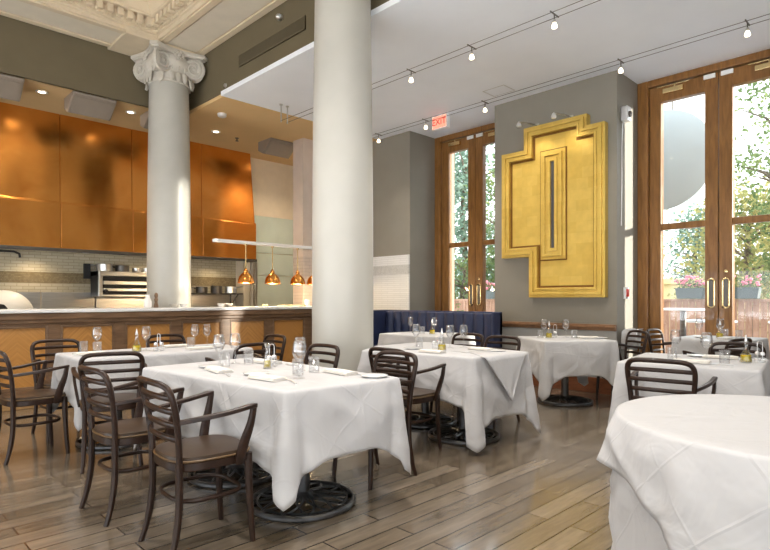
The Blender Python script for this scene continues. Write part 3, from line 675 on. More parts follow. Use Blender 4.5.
tag(MB().lathe([(.045, 0), (.05, .05), (.045, .055)], (5.64, 7.36, ZT), 16).build('jar', 'porcelain', smooth=True), 'low cream jar on the bar half hidden by the massive column', 'jar', 'jars on the bar')
tag(MB().lathe([(.04, 0), (.045, .03), (.04, .035)], (4.72, 7.42, ZT), 16).build('dish', 'board', smooth=True), 'small ochre dish on the bar beneath the second heat lamp', 'dish')

# ------------------------------------------------------------------ ceiling fittings
for i, (x, lab) in enumerate(((1.45, 'tilted grey ceiling unit cut off by the edge of the view'), (2.58, 'tilted grey ceiling unit between two downlights above the copper hood'), (3.63, 'tilted grey ceiling unit half hidden behind the scrolled capital column'), (5.72, 'tilted grey ceiling unit above the cream kitchen wall'))):
    t = thing('ceiling_unit', lab, 'ceiling unit', (x, 8.55, ZC), 0, 'grey ceiling units over the kitchen')
    MB().prism([(-.18, 0), (-.18, -.03), (.09, -.235), (.24, -.16), (.24, 0)], -.285, .285, 'yz').build('casing', 'unit_grey', t, bev=.012)
    MB().hexa([(-.25, -.15, -.058), (.25, -.15, -.058), (.25, .075, -.23), (-.25, .075, -.23), (-.25, -.155, -.065), (.25, -.155, -.065), (.25, .07, -.237), (-.25, .07, -.237)]).build('face_plate', 'unit_grey', t)
DL = [(.8, 'recessed downlight over the kitchen, beyond the view'), (2.01, 'round recessed downlight between two grey ceiling units'), (3.19, 'round recessed downlight close to the scrolled capital'), (4.59, 'round recessed downlight between column and smoke detector'), (6.29, 'round recessed downlight beside the cream kitchen wall')]
for x, lab in DL[1:]:
    t = thing('downlight', lab, 'downlight', (x, 8.74, ZC), 0, 'downlights over the kitchen')
    MB().lathe([(.045, -.008), (.075, -.008), (.075, 0), (.045, 0)], n=28, capb=False, capt=False).build('trim_ring', 'white_plastic', t, smooth=True)
    MB().lathe([(.045, -.004), (.045, -.001)], n=24).build('lens', 'downlight', t)
for x in (-1.2, .4, 2.01, 4.59, 6.29): spot(x, 8.74, ZC - .02, 28, 130, 1.0, size=.03)
for x in (0.5, 2.2, 3.9, 5.2): spot(x, 9.87, 1.93, 5, 150, 1.0)   # lamps inside the hood
t = thing('smoke_detector', 'round white smoke detector on the tan kitchen ceiling', 'smoke detector', (4.22, 7.84, ZC)); MB().lathe([(.05, -.05), (.065, -.04), (.07, -.012), (.07, 0)], n=24).build('housing', 'white_plastic', t, smooth=True)
for x, y, lab in ((5.04, 8.83, 'small dark sprinkler head on the tan ceiling by the pier'), (2.48, 9.1, 'small dark sprinkler head beside a grey ceiling unit')):
    tag(MB().lathe([(.008, -.06), (.03, -.055), (.03, -.05), (.012, -.045), (.012, -.01), (.035, -.008), (.035, 0)], (x, y, ZC), 14).build('ceiling_sprinkler', 'steel_dark', smooth=True), lab, 'sprinkler', 'sprinkler heads')
v = thing('air_vent', 'long dark louvred air vent in the olive soffit', 'air vent', (3.85, 5.94, 4.38))
MB().box((-.012, -.74, -.08), (0, .74, .08)).build('back_plate', 'steel_dark', v)
mb = MB(); mb.box((-.02, -.74, .065), (0, .74, .08)).box((-.02, -.74, -.08), (0, .74, -.065)).box((-.02, -.74, -.065), (0, -.725, .065)).box((-.02, .725, -.065), (0, .74, .065)); mb.build('vent_frame', 'olive', v)
mb = MB()
for i in range(9): mb.box((-.019, -.725, -.056 + i * .0135), (-.006, .725, -.050 + i * .0135))
mb.build('louvres', 'olive', v)
t = thing('ceiling_camera', 'small round security camera high on the olive soffit', 'camera', (3.85, 5.7, 4.61)); MB().lathe([(.04, 0), (.04, .03), (.03, .06), (.012, .075)], (0, 0, 0), 16, (-1, 0, 0)).build('dome', 'steel', t, smooth=True)
tag(MB().lathe([(.03, 0), (.025, .02), (.006, .03)], (3.85, 7.05, 4.16), 12, (-1, 0, 0)).build('soffit_sensor', 'steel', smooth=True), 'tiny round sensor low on the olive soffit', 'sensor')
mb = MB()
mb.box((6.30, 4.15, ZC - .004), (6.58, 4.16, ZC)).box((6.30, 4.48, ZC - .004), (6.58, 4.49, ZC)).box((6.30, 4.16, ZC - .004), (6.31, 4.48, ZC)).box((6.57, 4.16, ZC - .004), (6.58, 4.48, ZC))
tag(mb.build('ceiling_access_panel', 'steel'), 'thin square outline of an access panel in the white ceiling', 'access panel')

# cable lighting
def cable_run(X, y0, y1, lab, spots, zc, anchors):
    z = 3.80
    t = thing('light_cables', lab, 'light cables', (X, (y0 + y1) / 2, z), 0, 'tensioned light cables')
    h = (y1 - y0) / 2
    for s in (-.055, .055): MB().cyl((s, -h, 0), (s, h, 0), .003, 6).build('cable', 'steel_dark', t)
    for a in anchors:
        for s in (-.055, .055): MB().cyl((s, a - (y0 + y1) / 2, -.02), (s, a - (y0 + y1) / 2, ZC - z - .003), .009, 8).lathe([(.025, ZC - z - .014), (.025, ZC - z - .002)], (s, a - (y0 + y1) / 2, 0), 12).build('anchor_rod', 'steel', t, smooth=True)
    for y, l2 in spots:
        q = thing('cable_spotlight', l2, 'spotlight', (X, y, z), 0, 'small spotlights on the cables')
        MB().tube([(-.075, 0, .005), (.075, 0, .005)], .007, n=6).cyl((0, 0, -.07), (0, 0, .005), .006, 8).build('clamp_bar', 'steel_dark', q, smooth=True)
        MB().lathe([(.014, -.075), (.016, -.06), (.012, -.045)], n=12).build('socket', 'steel', q, smooth=True)
        MB().lathe([(.010, -.122), (.023, -.119), (.025, -.11), (.019, -.088), (.013, -.075)], n=16).build('bulb', 'bulb_warm', q, smooth=True)
        spot(X, y, z - .13, 15, 120, .9, (1, .92, .80))
cable_run(4.68, -3.5, 6.87, 'pair of thin light cables across the middle of the white ceiling', [(4.32, 'lit cable spotlight on the middle cables, closest to the massive column'), (3.47, 'lit cable spotlight second from the massive column on the middle cables'), (2.54, 'lit cable spotlight third from the massive column on the middle cables')], 3.9, [6.85, -3.4])
cable_run(6.12, -3.5, 7.6, 'pair of thin light cables near the door wall', [(6.35, 'lit cable spotlight at the ceiling edge beside the massive column'), (5.36, 'lit cable spotlight just before the exit sign'), (4.32, 'lit cable spotlight at the corner of the gold panel wall'), (2.53, 'lit cable spotlight above the wall edge next to the tall doors'), (1.34, 'lit cable spotlight before the tall doors at the edge of the view')], 3.9, [7.5, -3.4])

# exit sign
ex = thing('exit_sign', 'red lettered exit sign hanging from the white ceiling by the farther doors', 'exit sign', (6.62, 5.5, ZC - .23))
MB().box((-.03, -.15, 0), (.05, .15, .21)).build('housing', 'white_plastic', ex, bev=.006)
MB().box((-.034, -.135, .015), (-.029, .135, .195)).build('face', 'exit_face', ex)
MB().cyl((0, 0, .21), (0, 0, .23), .02, 12).build('mount', 'white_plastic', ex)
fc = bpy.data.curves.new('lettering', 'FONT'); fc.body = 'EXIT'; fc.size = .135; fc.extrude = .002; fc.align_x = 'CENTER'; fc.align_y = 'CENTER'; fc.materials.append(MATS['red_plastic'])
fo = bpy.data.objects.new('lettering', fc); COL.objects.link(fo); bpy.context.view_layer.update()
lm = bpy.data.meshes.new_from_object(fo.evaluated_get(bpy.context.evaluated_depsgraph_get())); bpy.data.objects.remove(fo)
lm.materials.clear(); lm.materials.append(MATS['red_plastic'])
fo = bpy.data.objects.new('lettering', lm); COL.objects.link(fo); fo.parent = ex; fo.location = (-.036, 0, .105); fo.rotation_euler = (PI / 2, 0, -PI / 2)
# pier fittings
t = thing('wall_speaker', 'small silver speaker box high on the bright pier side', 'speaker', (7.06, 2.9, 3.52))
MB().box((-.06, -.09, -.09), (.06, 0, .09)).build('housing', 'silver', t, bev=.012); MB().lathe([(.04, 0), (.035, .02), (.01, .03)], (0, -.09, -.01), 16, (0, -1, 0)).build('cone', 'steel_dark', t, smooth=True)
MB().tube([(-.03, -.02, -.09), (-.04, -.012, -.4), (-.035, -.01, -.9), (-.05, -.008, -1.4)], .006, n=6).build('cable', 'white_plastic', t, smooth=True)
t = thing('fire_alarm_switch', 'small red and white fire alarm box on the bright pier side', 'fire alarm', (7.14, 2.9, 1.22))
MB().box((-.05, -.035, -.02), (.05, 0, .13)).build('back_box', 'white_plastic', t, bev=.006); MB().box((-.045, -.05, .01), (.02, -.034, .105)).build('call_point', 'red_plastic', t, bev=.005)

# ------------------------------------------------------------------ banquette
bq = thing('banquette', 'navy blue channelled banquette under the farther glazed doors', 'banquette', (6.5, 5.5, 0))
def bp(x, y, z): return (x - 6.5, y - 5.5, z)
n = 12
for k in range(n):
    y0 = 4.42 + k * (6.55 - 4.42) / n; y1 = 4.42 + (k + 1) * (6.55 - 4.42) / n
    out = [bp(6.56, y0 + .002, 0)[:2], bp(6.56, y1 - .002, 0)[:2]] + [(bp(6.47, 0, 0)[0] - .035 * math.sin(PI * i / 8), bp(0, y1 - .002 - (y1 - y0 - .004) * i / 8, 0)[1]) for i in range(9)]
    MB().prism(out, .43, 1.0).build('back_channel', 'navy', bq, smooth=True, bev=.012)
MB().box(bp(6.55, 4.38, .0), bp(6.62, 6.68, 1.02)).box(bp(6.40, 4.38, 0), bp(6.62, 4.42, 1.015)).build('back_frame', 'navy', bq, bev=.012)
MB().box(bp(5.98, 4.42, .34), bp(6.47, 6.55, .46)).build('seat', 'navy', bq, bev=.03, seg=3)
MB().box(bp(6.02, 4.42, 0), bp(6.5, 6.55, .34)).build('plinth', 'bar_wood', bq)
MB().box(bp(5.35, 6.55, 0), bp(6.62, 6.68, 1.02)).build('return_back', 'navy', bq, bev=.012)

# ------------------------------------------------------------------ chairs
def lerp_path(path, z):
    for (a, b) in zip(path, path[1:]):
        if a[2] <= z <= b[2]:
            u = (z - a[2]) / (b[2] - a[2]); return tuple(a[i] + (b[i] - a[i]) * u for i in range(3))
    return path[-1]
def smooth_path(P, k=4):
    """Catmull-Rom resample"""
    P = [Vector(p) for p in P]; out = []
    for i in range(len(P) - 1):
        p0, p1, p2, p3 = P[max(i - 1, 0)], P[i], P[i + 1], P[min(i + 2, len(P) - 1)]
        for j in range(k):
            t = j / k
            out.append(0.5 * ((2 * p1) + (p2 - p0) * t + (2 * p0 - 5 * p1 + 4 * p2 - p3) * t * t + (3 * p1 - p0 - 3 * p2 + p3) * t ** 3))
    out.append(P[-1]); return out
def make_chair():
    t = thing('armchair', 'x', 'chair', (0, 0, 0), 0, 'bentwood armchairs')
    half = [(-.180, .172, .44), (-.184, .178, .52), (-.194, .186, .62), (-.210, .194, .71), (-.224, .193, .762), (-.236, .176, .796), (-.250, .135, .812), (-.260, .06, .816)]
    pts = smooth_path(half + [(-.263, 0, .817)] + [(x, -y, z) for x, y, z in half[::-1]], 4)
    MB().tube(pts, .0150, .0175, n=8).build('back_frame', 'chair_wood', t, smooth='all')
    for z in (.752, .688, .624, .560):
        x, y, _ = lerp_path(half, z)
        sl = smooth_path([(x, y, z), (x - .022, y * .6, z + .003), (x - .030, 0, z + .004), (x - .022, -y * .6, z + .003), (x, -y, z)], 3)
        MB().tube(sl, .0080, .0145, n=8).build('slat', 'chair_wood', t, smooth='all')
    for s in (-1, 1):
        MB().tube(smooth_path([(-.182, s * .172, .45), (-.180, s * .172, .36), (-.184, s * .174, .22), (-.205, s * .180, .09), (-.232, s * .187, 0)], 3), [.0175] * 4 + [.017] * 5 + [.015, .0145, .014, .014], n=8).build('leg', 'chair_wood', t, smooth=True)
        MB().tube(smooth_path([(.165, s * .168, .44), (.168, s * .170, .30), (.175, s * .174, .15), (.186, s * .180, 0)], 3), [.021, .021, .020, .019, .018, .0175, .017, .016, .015, .014], n=8).build('leg', 'chair_wood', t, smooth=True)
        arm = smooth_path([(-.196, s * .188, .640), (-.10, s * .212, .650), (.03, s * .236, .665), (.135, s * .243, .682), (.170, s * .240, .683)], 3)
        MB().tube(arm, [.012, .012, .013, .014, .015, .016, .016, .016, .016, .016, .016, .014, .012], .0115, n=8, sq=True).build('armrest', 'chair_wood', t, smooth=True)
        MB().tube(smooth_path([(.158, s * .240, .680), (.142, s * .238, .60), (.118, s * .226, .52), (.100, s * .212, .44), (.098, s * .205, .405)], 3), [.011] * 13, [.014, .015, .016, .018, .020, .022, .023, .024, .024, .024, .023, .021, .018], n=8, sq=True, up=(1, 0, 0)).build('arm_support', 'chair_wood', t, smooth=True)
    def outline(k):
        P = []
        for i in range(40):
            a = 2 * PI * i / 40; c, s = math.cos(a), math.sin(a)
            x = math.copysign(abs(c) ** .55, c) * .205 * k; y = math.copysign(abs(s) ** .6, s) * (.200 + .012 * c) * k
            P.append((x - .002, y))
        return P
    MB().prism(outline(1.0), .405, .448).build('seat_rim', 'chair_wood', t, smooth=True, bev=.006)
    mb = MB(); o1, o2, o3 = outline(.985), outline(.96), outline(.80)
    rings = [[mb.bm.verts.new((*p, z)) for p in o] for o, z in ((o1, .445), (o1, .458), (o2, .470), (o3, .476))]
    for a, b in zip(rings, rings[1:]):
        for i in range(40): mb.bm.faces.new((a[i], a[(i + 1) % 40], b[(i + 1) % 40], b[i]))
    mb.bm.faces.new(rings[-1]); mb.bm.faces.new(rings[0][::-1]); mb.build('seat_pad', 'seat_pad', t, smooth=True)
    MB().tube([(x, y, .452) for x, y in outline(.995)], .005, n=6, closed=True).build('seat_piping', 'seat_piping', t, smooth='all')
    ring = [(.150 * math.copysign(abs(math.cos(a)) ** .6, math.cos(a)) - .005, .158 * math.copysign(abs(math.sin(a)) ** .6, math.sin(a)), .262) for a in [2 * PI * i / 32 for i in range(32)]]
    MB().tube([(x * 1.12, y * 1.08, z) for x, y, z in ring], .0085, .0115, n=6, closed=True).build('stretcher', 'chair_wood', t, smooth='all')
    index(t); return t
chair0 = make_chair(); chair_used = [False]
def chair(x, y, deg, label):
    if not chair_used[0]:
        chair_used[0] = True; chair0.location = (x, y, 0); chair0.rotation_euler = (0, 0, math.radians(deg)); chair0['label'] = label; return chair0
    return dup(chair0, (x, y, 0), math.radians(deg), label)
for c in (
    (1.30, 2.62, -3, 'dark bentwood armchair with its back to the viewer, seat fully shown, before the long table'),
    (1.24, 3.32, 2, 'dark bentwood armchair second along the long table, just behind the frontmost one'),
    (1.09, 4.99, 4, 'dark bentwood armchair seen side-on at the end of the table beside the bar'),
    (1.45, 5.54, -88, 'dark bentwood armchair between the bar front and the table, beside its glass tumbler'),
    (1.45, 4.36, 74, 'dark bentwood armchair with its ladder back against the cloth of the bar-side table'),
    (2.47, 5.55, -90, 'dark bentwood armchair at the bar side, only its top rail above the wine glasses'),
    (3.03, 4.95, 178, 'dark bentwood armchair at the far narrow end of the bar-side table'),
    (2.54, 4.38, 92, 'dark bentwood armchair between the two long tables, back half hidden by glasses'),
    (2.61, 3.60, 180, 'dark bentwood armchair standing in front of the massive pale column'),
    (2.58, 2.74, 180, 'dark bentwood armchair whose back rises behind the draped corner of the long table'),
    (3.23, 3.02, 2, 'dark bentwood armchair with brown seat shown, drawn up to the overlay-draped table'),
    (4.55, 3.16, 180, 'dark bentwood armchair behind the overlay-draped table, closest to the gold panel'),
    (4.66, 3.67, 181, 'dark bentwood armchair behind the overlay-draped table, closest to the navy banquette'),
    (6.58, 2.74, 142, 'dark bentwood armchair at the square table under the gold panel'),
    (7.29, 2.37, -93, 'dark bentwood armchair against the tall door frame beside the towel stand'),
    (6.14, 1.62, 75, 'dark bentwood armchair seen edge-on before the table at the tall doors'),
    (5.26, 1.25, 188, 'dark bentwood armchair on the far side of the table with the yellow oil'),
    (3.90, 1.30, 6, 'dark bentwood armchair between the round table and the table with yellow oil'),
): chair(*c)

# ------------------------------------------------------------------ tables
def make_table(size=.60, shape='sq'):
    t = thing('dining_table', 'x', 'table', (0, 0, 0), 0, 'pedestal dining tables')
    if shape == 'sq': MB().box((-size / 2, -size / 2, .70), (size / 2, size / 2, .732)).build('tabletop', 'bar_wood', t, bev=.006)
    else: MB().lathe([(size / 2, .70), (size / 2, .732)], n=48).build('tabletop', 'bar_wood', t)
    MB().lathe([(.16, .68), (.16, .70)], n=24).lathe([(.042, .04), (.040, .66), (.06, .69)], n=24).build('pole', 'iron', t, smooth=True)
    b = MB(); R = .30
    b.tube([(R * math.cos(a), R * math.sin(a), .018) for a in [2 * PI * i / 48 for i in range(48)]], .013, .018, n=8, closed=True)
    b.tube([(.262 * math.cos(a), .262 * math.sin(a), .030) for a in [2 * PI * i / 48 for i in range(48)]], .006, .007, n=6, closed=True)
    b.lathe([(.068, .03), (.068, .05), (.055, .062), (.045, .075)], n=24)
    K = 12
    for k in range(K):
        a = 2 * PI * k / K
        for dlt in (-1, 1):
            P = []
            for u in (0, .25, .5, .75, 1):
                r = .06 + (R - .07) * u; th = a + dlt * (PI / K) * (1.9 * u if u <= .5 else 1.9 * (1 - u))
                P.append((r * math.cos(th), r * math.sin(th), .050 - .026 * u))
            b.tube(P, .0075, .007, n=5)
        b.tube([(.26 * math.cos(a), .26 * math.sin(a), .03), (R * math.cos(a + .1), R * math.sin(a + .1), .024)], .005, .006, n=5)
    b.build('lattice_base', 'iron', t, smooth=True)
    for k in range(4):
        a = PI / 4 + k * PI / 2
        MB().lathe([(.02, 0), (.022, .006), (.018, .014)], (.28 * math.cos(a), .28 * math.sin(a), 0), 12).build('foot_glide', 'black', t)
    index(t); return t
tab0 = make_table(); TABS = ((1.96, 2.68, 1, 'square pedestal table whose openwork iron base shows fully, under the long white cloth'), (1.95, 3.44, 1, 'square pedestal table joined to the long table, its iron base behind the armchair seat'),
    (1.70, 4.96, 0, 'square pedestal table beside the bar, at the end with the side-on armchair'), (2.42, 4.96, 0, 'square pedestal table beside the bar, at the end towards the massive column'),
    (3.90, 2.98, 0, 'square pedestal table whose iron base shows under the diagonal overlay'), (4.10, 3.60, 0, 'square pedestal table beside the massive column, under the overlay-draped cloth'),
    (6.05, 3.15, -38, 'square pedestal table under the gold panel, iron base and pole in plain view'), (4.57, 1.34, 8, 'square pedestal table hidden under the cloth that bears the yellow oil carafe'),
    (7.02, 1.80, 0, 'square pedestal table hidden under the cloth before the tall doors'), (5.51, 4.82, 0, 'square pedestal table hidden under the cloth before the navy banquette'))
for i, (x, y, r, lab) in enumerate(TABS):
    if i == 0: tab0.location = (x, y, 0); tab0.rotation_euler = (0, 0, math.radians(r)); tab0['label'] = lab
    else: dup(tab0, (x, y, 0), math.radians(r), lab)
rt = make_table(1.16, 'round'); rt.location = (2.53, .40, 0); rt['label'] = 'round pedestal table hidden under the floor-length cloth'; rt['group'] = 'pedestal dining tables'

def drape(name, label, loop, z, hem, seed, flare=.02, wave=.014, freq=9.0, group=None, nt=18, edge=.014, corner_cone=.0, sag=None, top=True):
    """cloth over a table: loop = [(x, y, nx, ny, cw)] round the edge (cw: 1 at a corner of the cloth), hem(cw, s) = hang length"""
    r2 = random.Random(seed); ph = [r2.uniform(0, 6.28) for _ in range(6)]
    mb = MB(); m = len(loop); rings = []
    s = 0; S = []; ccx = sum(p[0] for p in loop) / m; ccy = sum(p[1] for p in loop) / m
    for i in range(m):
        S.append(s); j = (i + 1) % m; s += math.hypot(loop[j][0] - loop[i][0], loop[j][1] - loop[i][1])
    tot = s
    def wv(u): 
        k = lambda f: round(f * tot) * 2 * PI / tot
        return (math.sin(k(freq / 6.28) * u + ph[0]) + .6 * math.sin(k(freq * 1.7 / 6.28) * u + ph[1]) + .4 * math.sin(k(freq * .45 / 6.28) * u + ph[2])) / 2
    rings.append([mb.bm.verts.new((x + (ccx - x) * .12, y + (ccy - y) * .12, z)) for x, y, nx, ny, cw in loop])
    rings.append([mb.bm.verts.new((x - nx * edge, y - ny * edge, z)) for x, y, nx, ny, cw in loop])
    rings.append([mb.bm.verts.new((x - nx * edge * .3, y - ny * edge * .3, z - edge * .25)) for x, y, nx, ny, cw in loop])
    for q in range(nt + 1):
        t = q / nt; ring = []
        for i, (x, y, nx, ny, cw) in enumerate(loop):
            h = hem(cw, S[i] / tot) + (.06 * max(0.0, (cw - .70) / .30) if top else 0)
            dip = math.exp(-((cw - .45) / .16) ** 2) * (0 if corner_cone == 0 else 1)
            off = t * flare + wave * t ** 1.3 * wv(S[i]) * (1 - .6 * cw) + corner_cone * cw ** 2.5 * t - .03 * dip * t
            zz = z - edge - t * (h - edge); hz = mnoise.noise(Vector((S[i] * 2.6 + zz * 3.4 + seed, zz * 1.6 - S[i] * .5, seed * 3.1))); hy = mnoise.noise(Vector((S[i] * 3.4 - zz * 4.2, zz * 2.2 + S[i], seed * 7.7)))
            off += (.045 * (.5 - abs(hz)) + .024 * (.4 - abs(hy))) * min(1, t * 3) * (1 - .5 * cw)
            ring.append(mb.bm.verts.new((x + nx * off, y + ny * off, zz)))
        rings.append(ring)
    for a, b in zip(rings, rings[1:]):
        for i in range(m): mb.bm.faces.new((a[i], a[(i + 1) % m], b[(i + 1) % m], b[i]))
    if top: mb.bm.faces.new(rings[0])
    o = mb.build(name, 'cloth', smooth='all')
    md = o.modifiers.new('thick', 'SOLIDIFY'); md.thickness = .003; md.offset = 1
    return tag(o, label, 'tablecloth', group)
def quad_loop(C, r=.022, n=56, tips=None):
    """edge samples round a four-cornered top (CCW corners)"""
    out = []; k = len(C)
    for i in range(k):
        p = Vector(C[i]); q = Vector(C[(i + 1) % k]); pp = Vector(C[i - 1])
        e = (q - p).normalized(); e0 = (p - pp).normalized()
        n1 = Vector((e.y, -e.x)); n0 = Vector((e0.y, -e0.x))
        c = p + (e - e0) * r
        for j in range(7):
            a = (n0 * (1 - j / 6) + n1 * (j / 6)).normalized(); out.append((*(c + a * r), a.x, a.y))
        Ls = (q - p).length
        for j in range(1, n):
            d = r + (Ls - 2 * r) * j / n; out.append((*(p + e * d), n1.x, n1.y))
    res = []; mids = [Vector(out[i * (7 + n - 1) + 3][:2]) for i in (tips or range(k))]
    for x, y, nx, ny in out:
        d = min((Vector((x, y)) - c).length for c in mids)
        res.append((x, y, nx, ny, max(0.0, 1 - d / .24) ** 1.9))
    return res
def rect(cx, cy, hx, hy, deg=0):
    c, s = math.cos(math.radians(deg)), math.sin(math.radians(deg))
    return [(cx + a * hx * c - b * hy * s, cy + a * hx * s + b * hy * c) for a, b in ((-1, -1), (1, -1), (1, 1), (-1, 1))]
G = 'white square tablecloths'
T1 = [(1.58, 2.30), (2.35, 2.25), (2.345, 3.85), (1.46, 3.80)]
drape('tablecloth', 'white tablecloth over the long table in the centre, creased and hanging in points', quad_loop(T1), .74, lambda cw, s: .365 + .14 * cw, 1, .02, .012, 8, G, corner_cone=.035)
drape('tablecloth', 'white tablecloth over the long table standing beside the wooden bar', quad_loop(rect(2.06, 4.96, .74, .355)), .74, lambda cw, s: .33 + .14 * cw, 2, .015, .012, 8, G, corner_cone=.03)
T3 = [(3.54, 2.60), (4.29, 2.57), (4.50, 3.955), (3.78, 3.955), (3.36, 3.70)]
drape('tablecloth', 'white tablecloth with a diagonal pointed overlay, beside the massive column', quad_loop(T3, tips=(0, 1, 2, 4)), .74, lambda cw, s: (.50 if s < .2 else .36) + .15 * cw * (1 if s < .3 else .5), 3, .03, .020, 10, G, corner_cone=.07)
drape('tablecloth', 'white tablecloth on the square table under the gold panel', quad_loop(rect(6.05, 3.15, .42, .42, -38)), .74, lambda cw, s: .38 + .20 * cw, 4, .012, .008, 7, G, corner_cone=.05)
drape('tablecloth', 'white tablecloth on the square table with the yellow oil carafe', quad_loop(rect(4.57, 1.34, .44, .44, 8)), .74, lambda cw, s: .52 + .10 * cw, 5, .03, .012, 8, G, corner_cone=.05)
drape('tablecloth', 'white tablecloth on the table before the tall glazed doors', quad_loop(rect(7.02, 1.80, .37, .38)), .765, lambda cw, s: .40 + .14 * cw, 6, .012, .010, 7, G, corner_cone=.03)
drape('tablecloth', 'white tablecloth on the table before the navy banquette', quad_loop(rect(5.51, 4.82, .36, .52)), .74, lambda cw, s: .34 + .12 * cw, 7, .012, .010, 7, G, corner_cone=.03)
# pointed overlay hanging over the edge of that second table
ov = MB(); P0 = Vector((3.63, 2.585)); P1 = Vector((4.22, 2.565)); nrm = Vector((-.04, -1.0)).normalized()
top_pts = []; rows = 12
grid = []
for i in range(rows + 1):
    t = i / rows; row = []
    for j in range(17):
        u = j / 16; base = P0.lerp(P1, .5 + (u - .5) * (1 - t) * .98)
        if t == 0: p = base
        off = .022 + .045 * t + .010 * math.sin(u * 11 + t * 3) * t
        row.append(ov.bm.verts.new((base.x + nrm.x * off, base.y + nrm.y * off, .742 - .008 - t * .36)))
    grid.append(row)
for a, b in zip(grid, grid[1:]):
    for j in range(16): ov.bm.faces.new((a[j], a[j + 1], b[j + 1], b[j]))
back = [ov.bm.verts.new(((P0.lerp(P1, j / 16)).x + .0 , (P0.lerp(P1, j / 16)).y + .02, .7445)) for j in range(17)]
far = [ov.bm.verts.new((P0.lerp(P1, .5).x + (j / 16 - .5) * .1, 2.92, .7445)) for j in range(17)]
for j in range(16):
    ov.bm.faces.new((back[j], back[j + 1], grid[0][j + 1], grid[0][j])); ov.bm.faces.new((far[j], far[j + 1], back[j + 1], back[j]))
o = ov.build('cloth_overlay', 'cloth', smooth='all'); md = o.modifiers.new('thick', 'SOLIDIFY'); md.thickness = .003; md.offset = 1
tag(o, 'small white overlay cloth hanging in a triangle over the edge beside the massive column', 'overlay cloth')
# round table: floor-length cloth with a square topper
def circ_loop(cx, cy, r, corners=(), n=160):
    res = []
    for i in range(n):
        a = 2 * PI * i / n; cw = max([math.exp(-((math.atan2(math.sin(a - c), math.cos(a - c))) / .33) ** 2) for c in corners] or [0])
        res.append((cx + r * math.cos(a), cy + r * math.sin(a), math.cos(a), math.sin(a), cw))
    return res
RC = (2.53, .40)
drape('tablecloth', 'white floor-length undercloth of the round table', circ_loop(*RC, .598), .734, lambda cw, s: .725, 8, .025, .022, 12, 'cloths of the round table', nt=14)
drape('tablecloth', 'white topper cloth with pleated pointed corners on the round table', circ_loop(*RC, .618, [math.radians(a) for a in (172, 232, 322, 82)], 200), .742, lambda cw, s: .20 + .20 * cw, 9, .03, .026, 9, 'cloths of the round table', nt=10, corner_cone=.03)

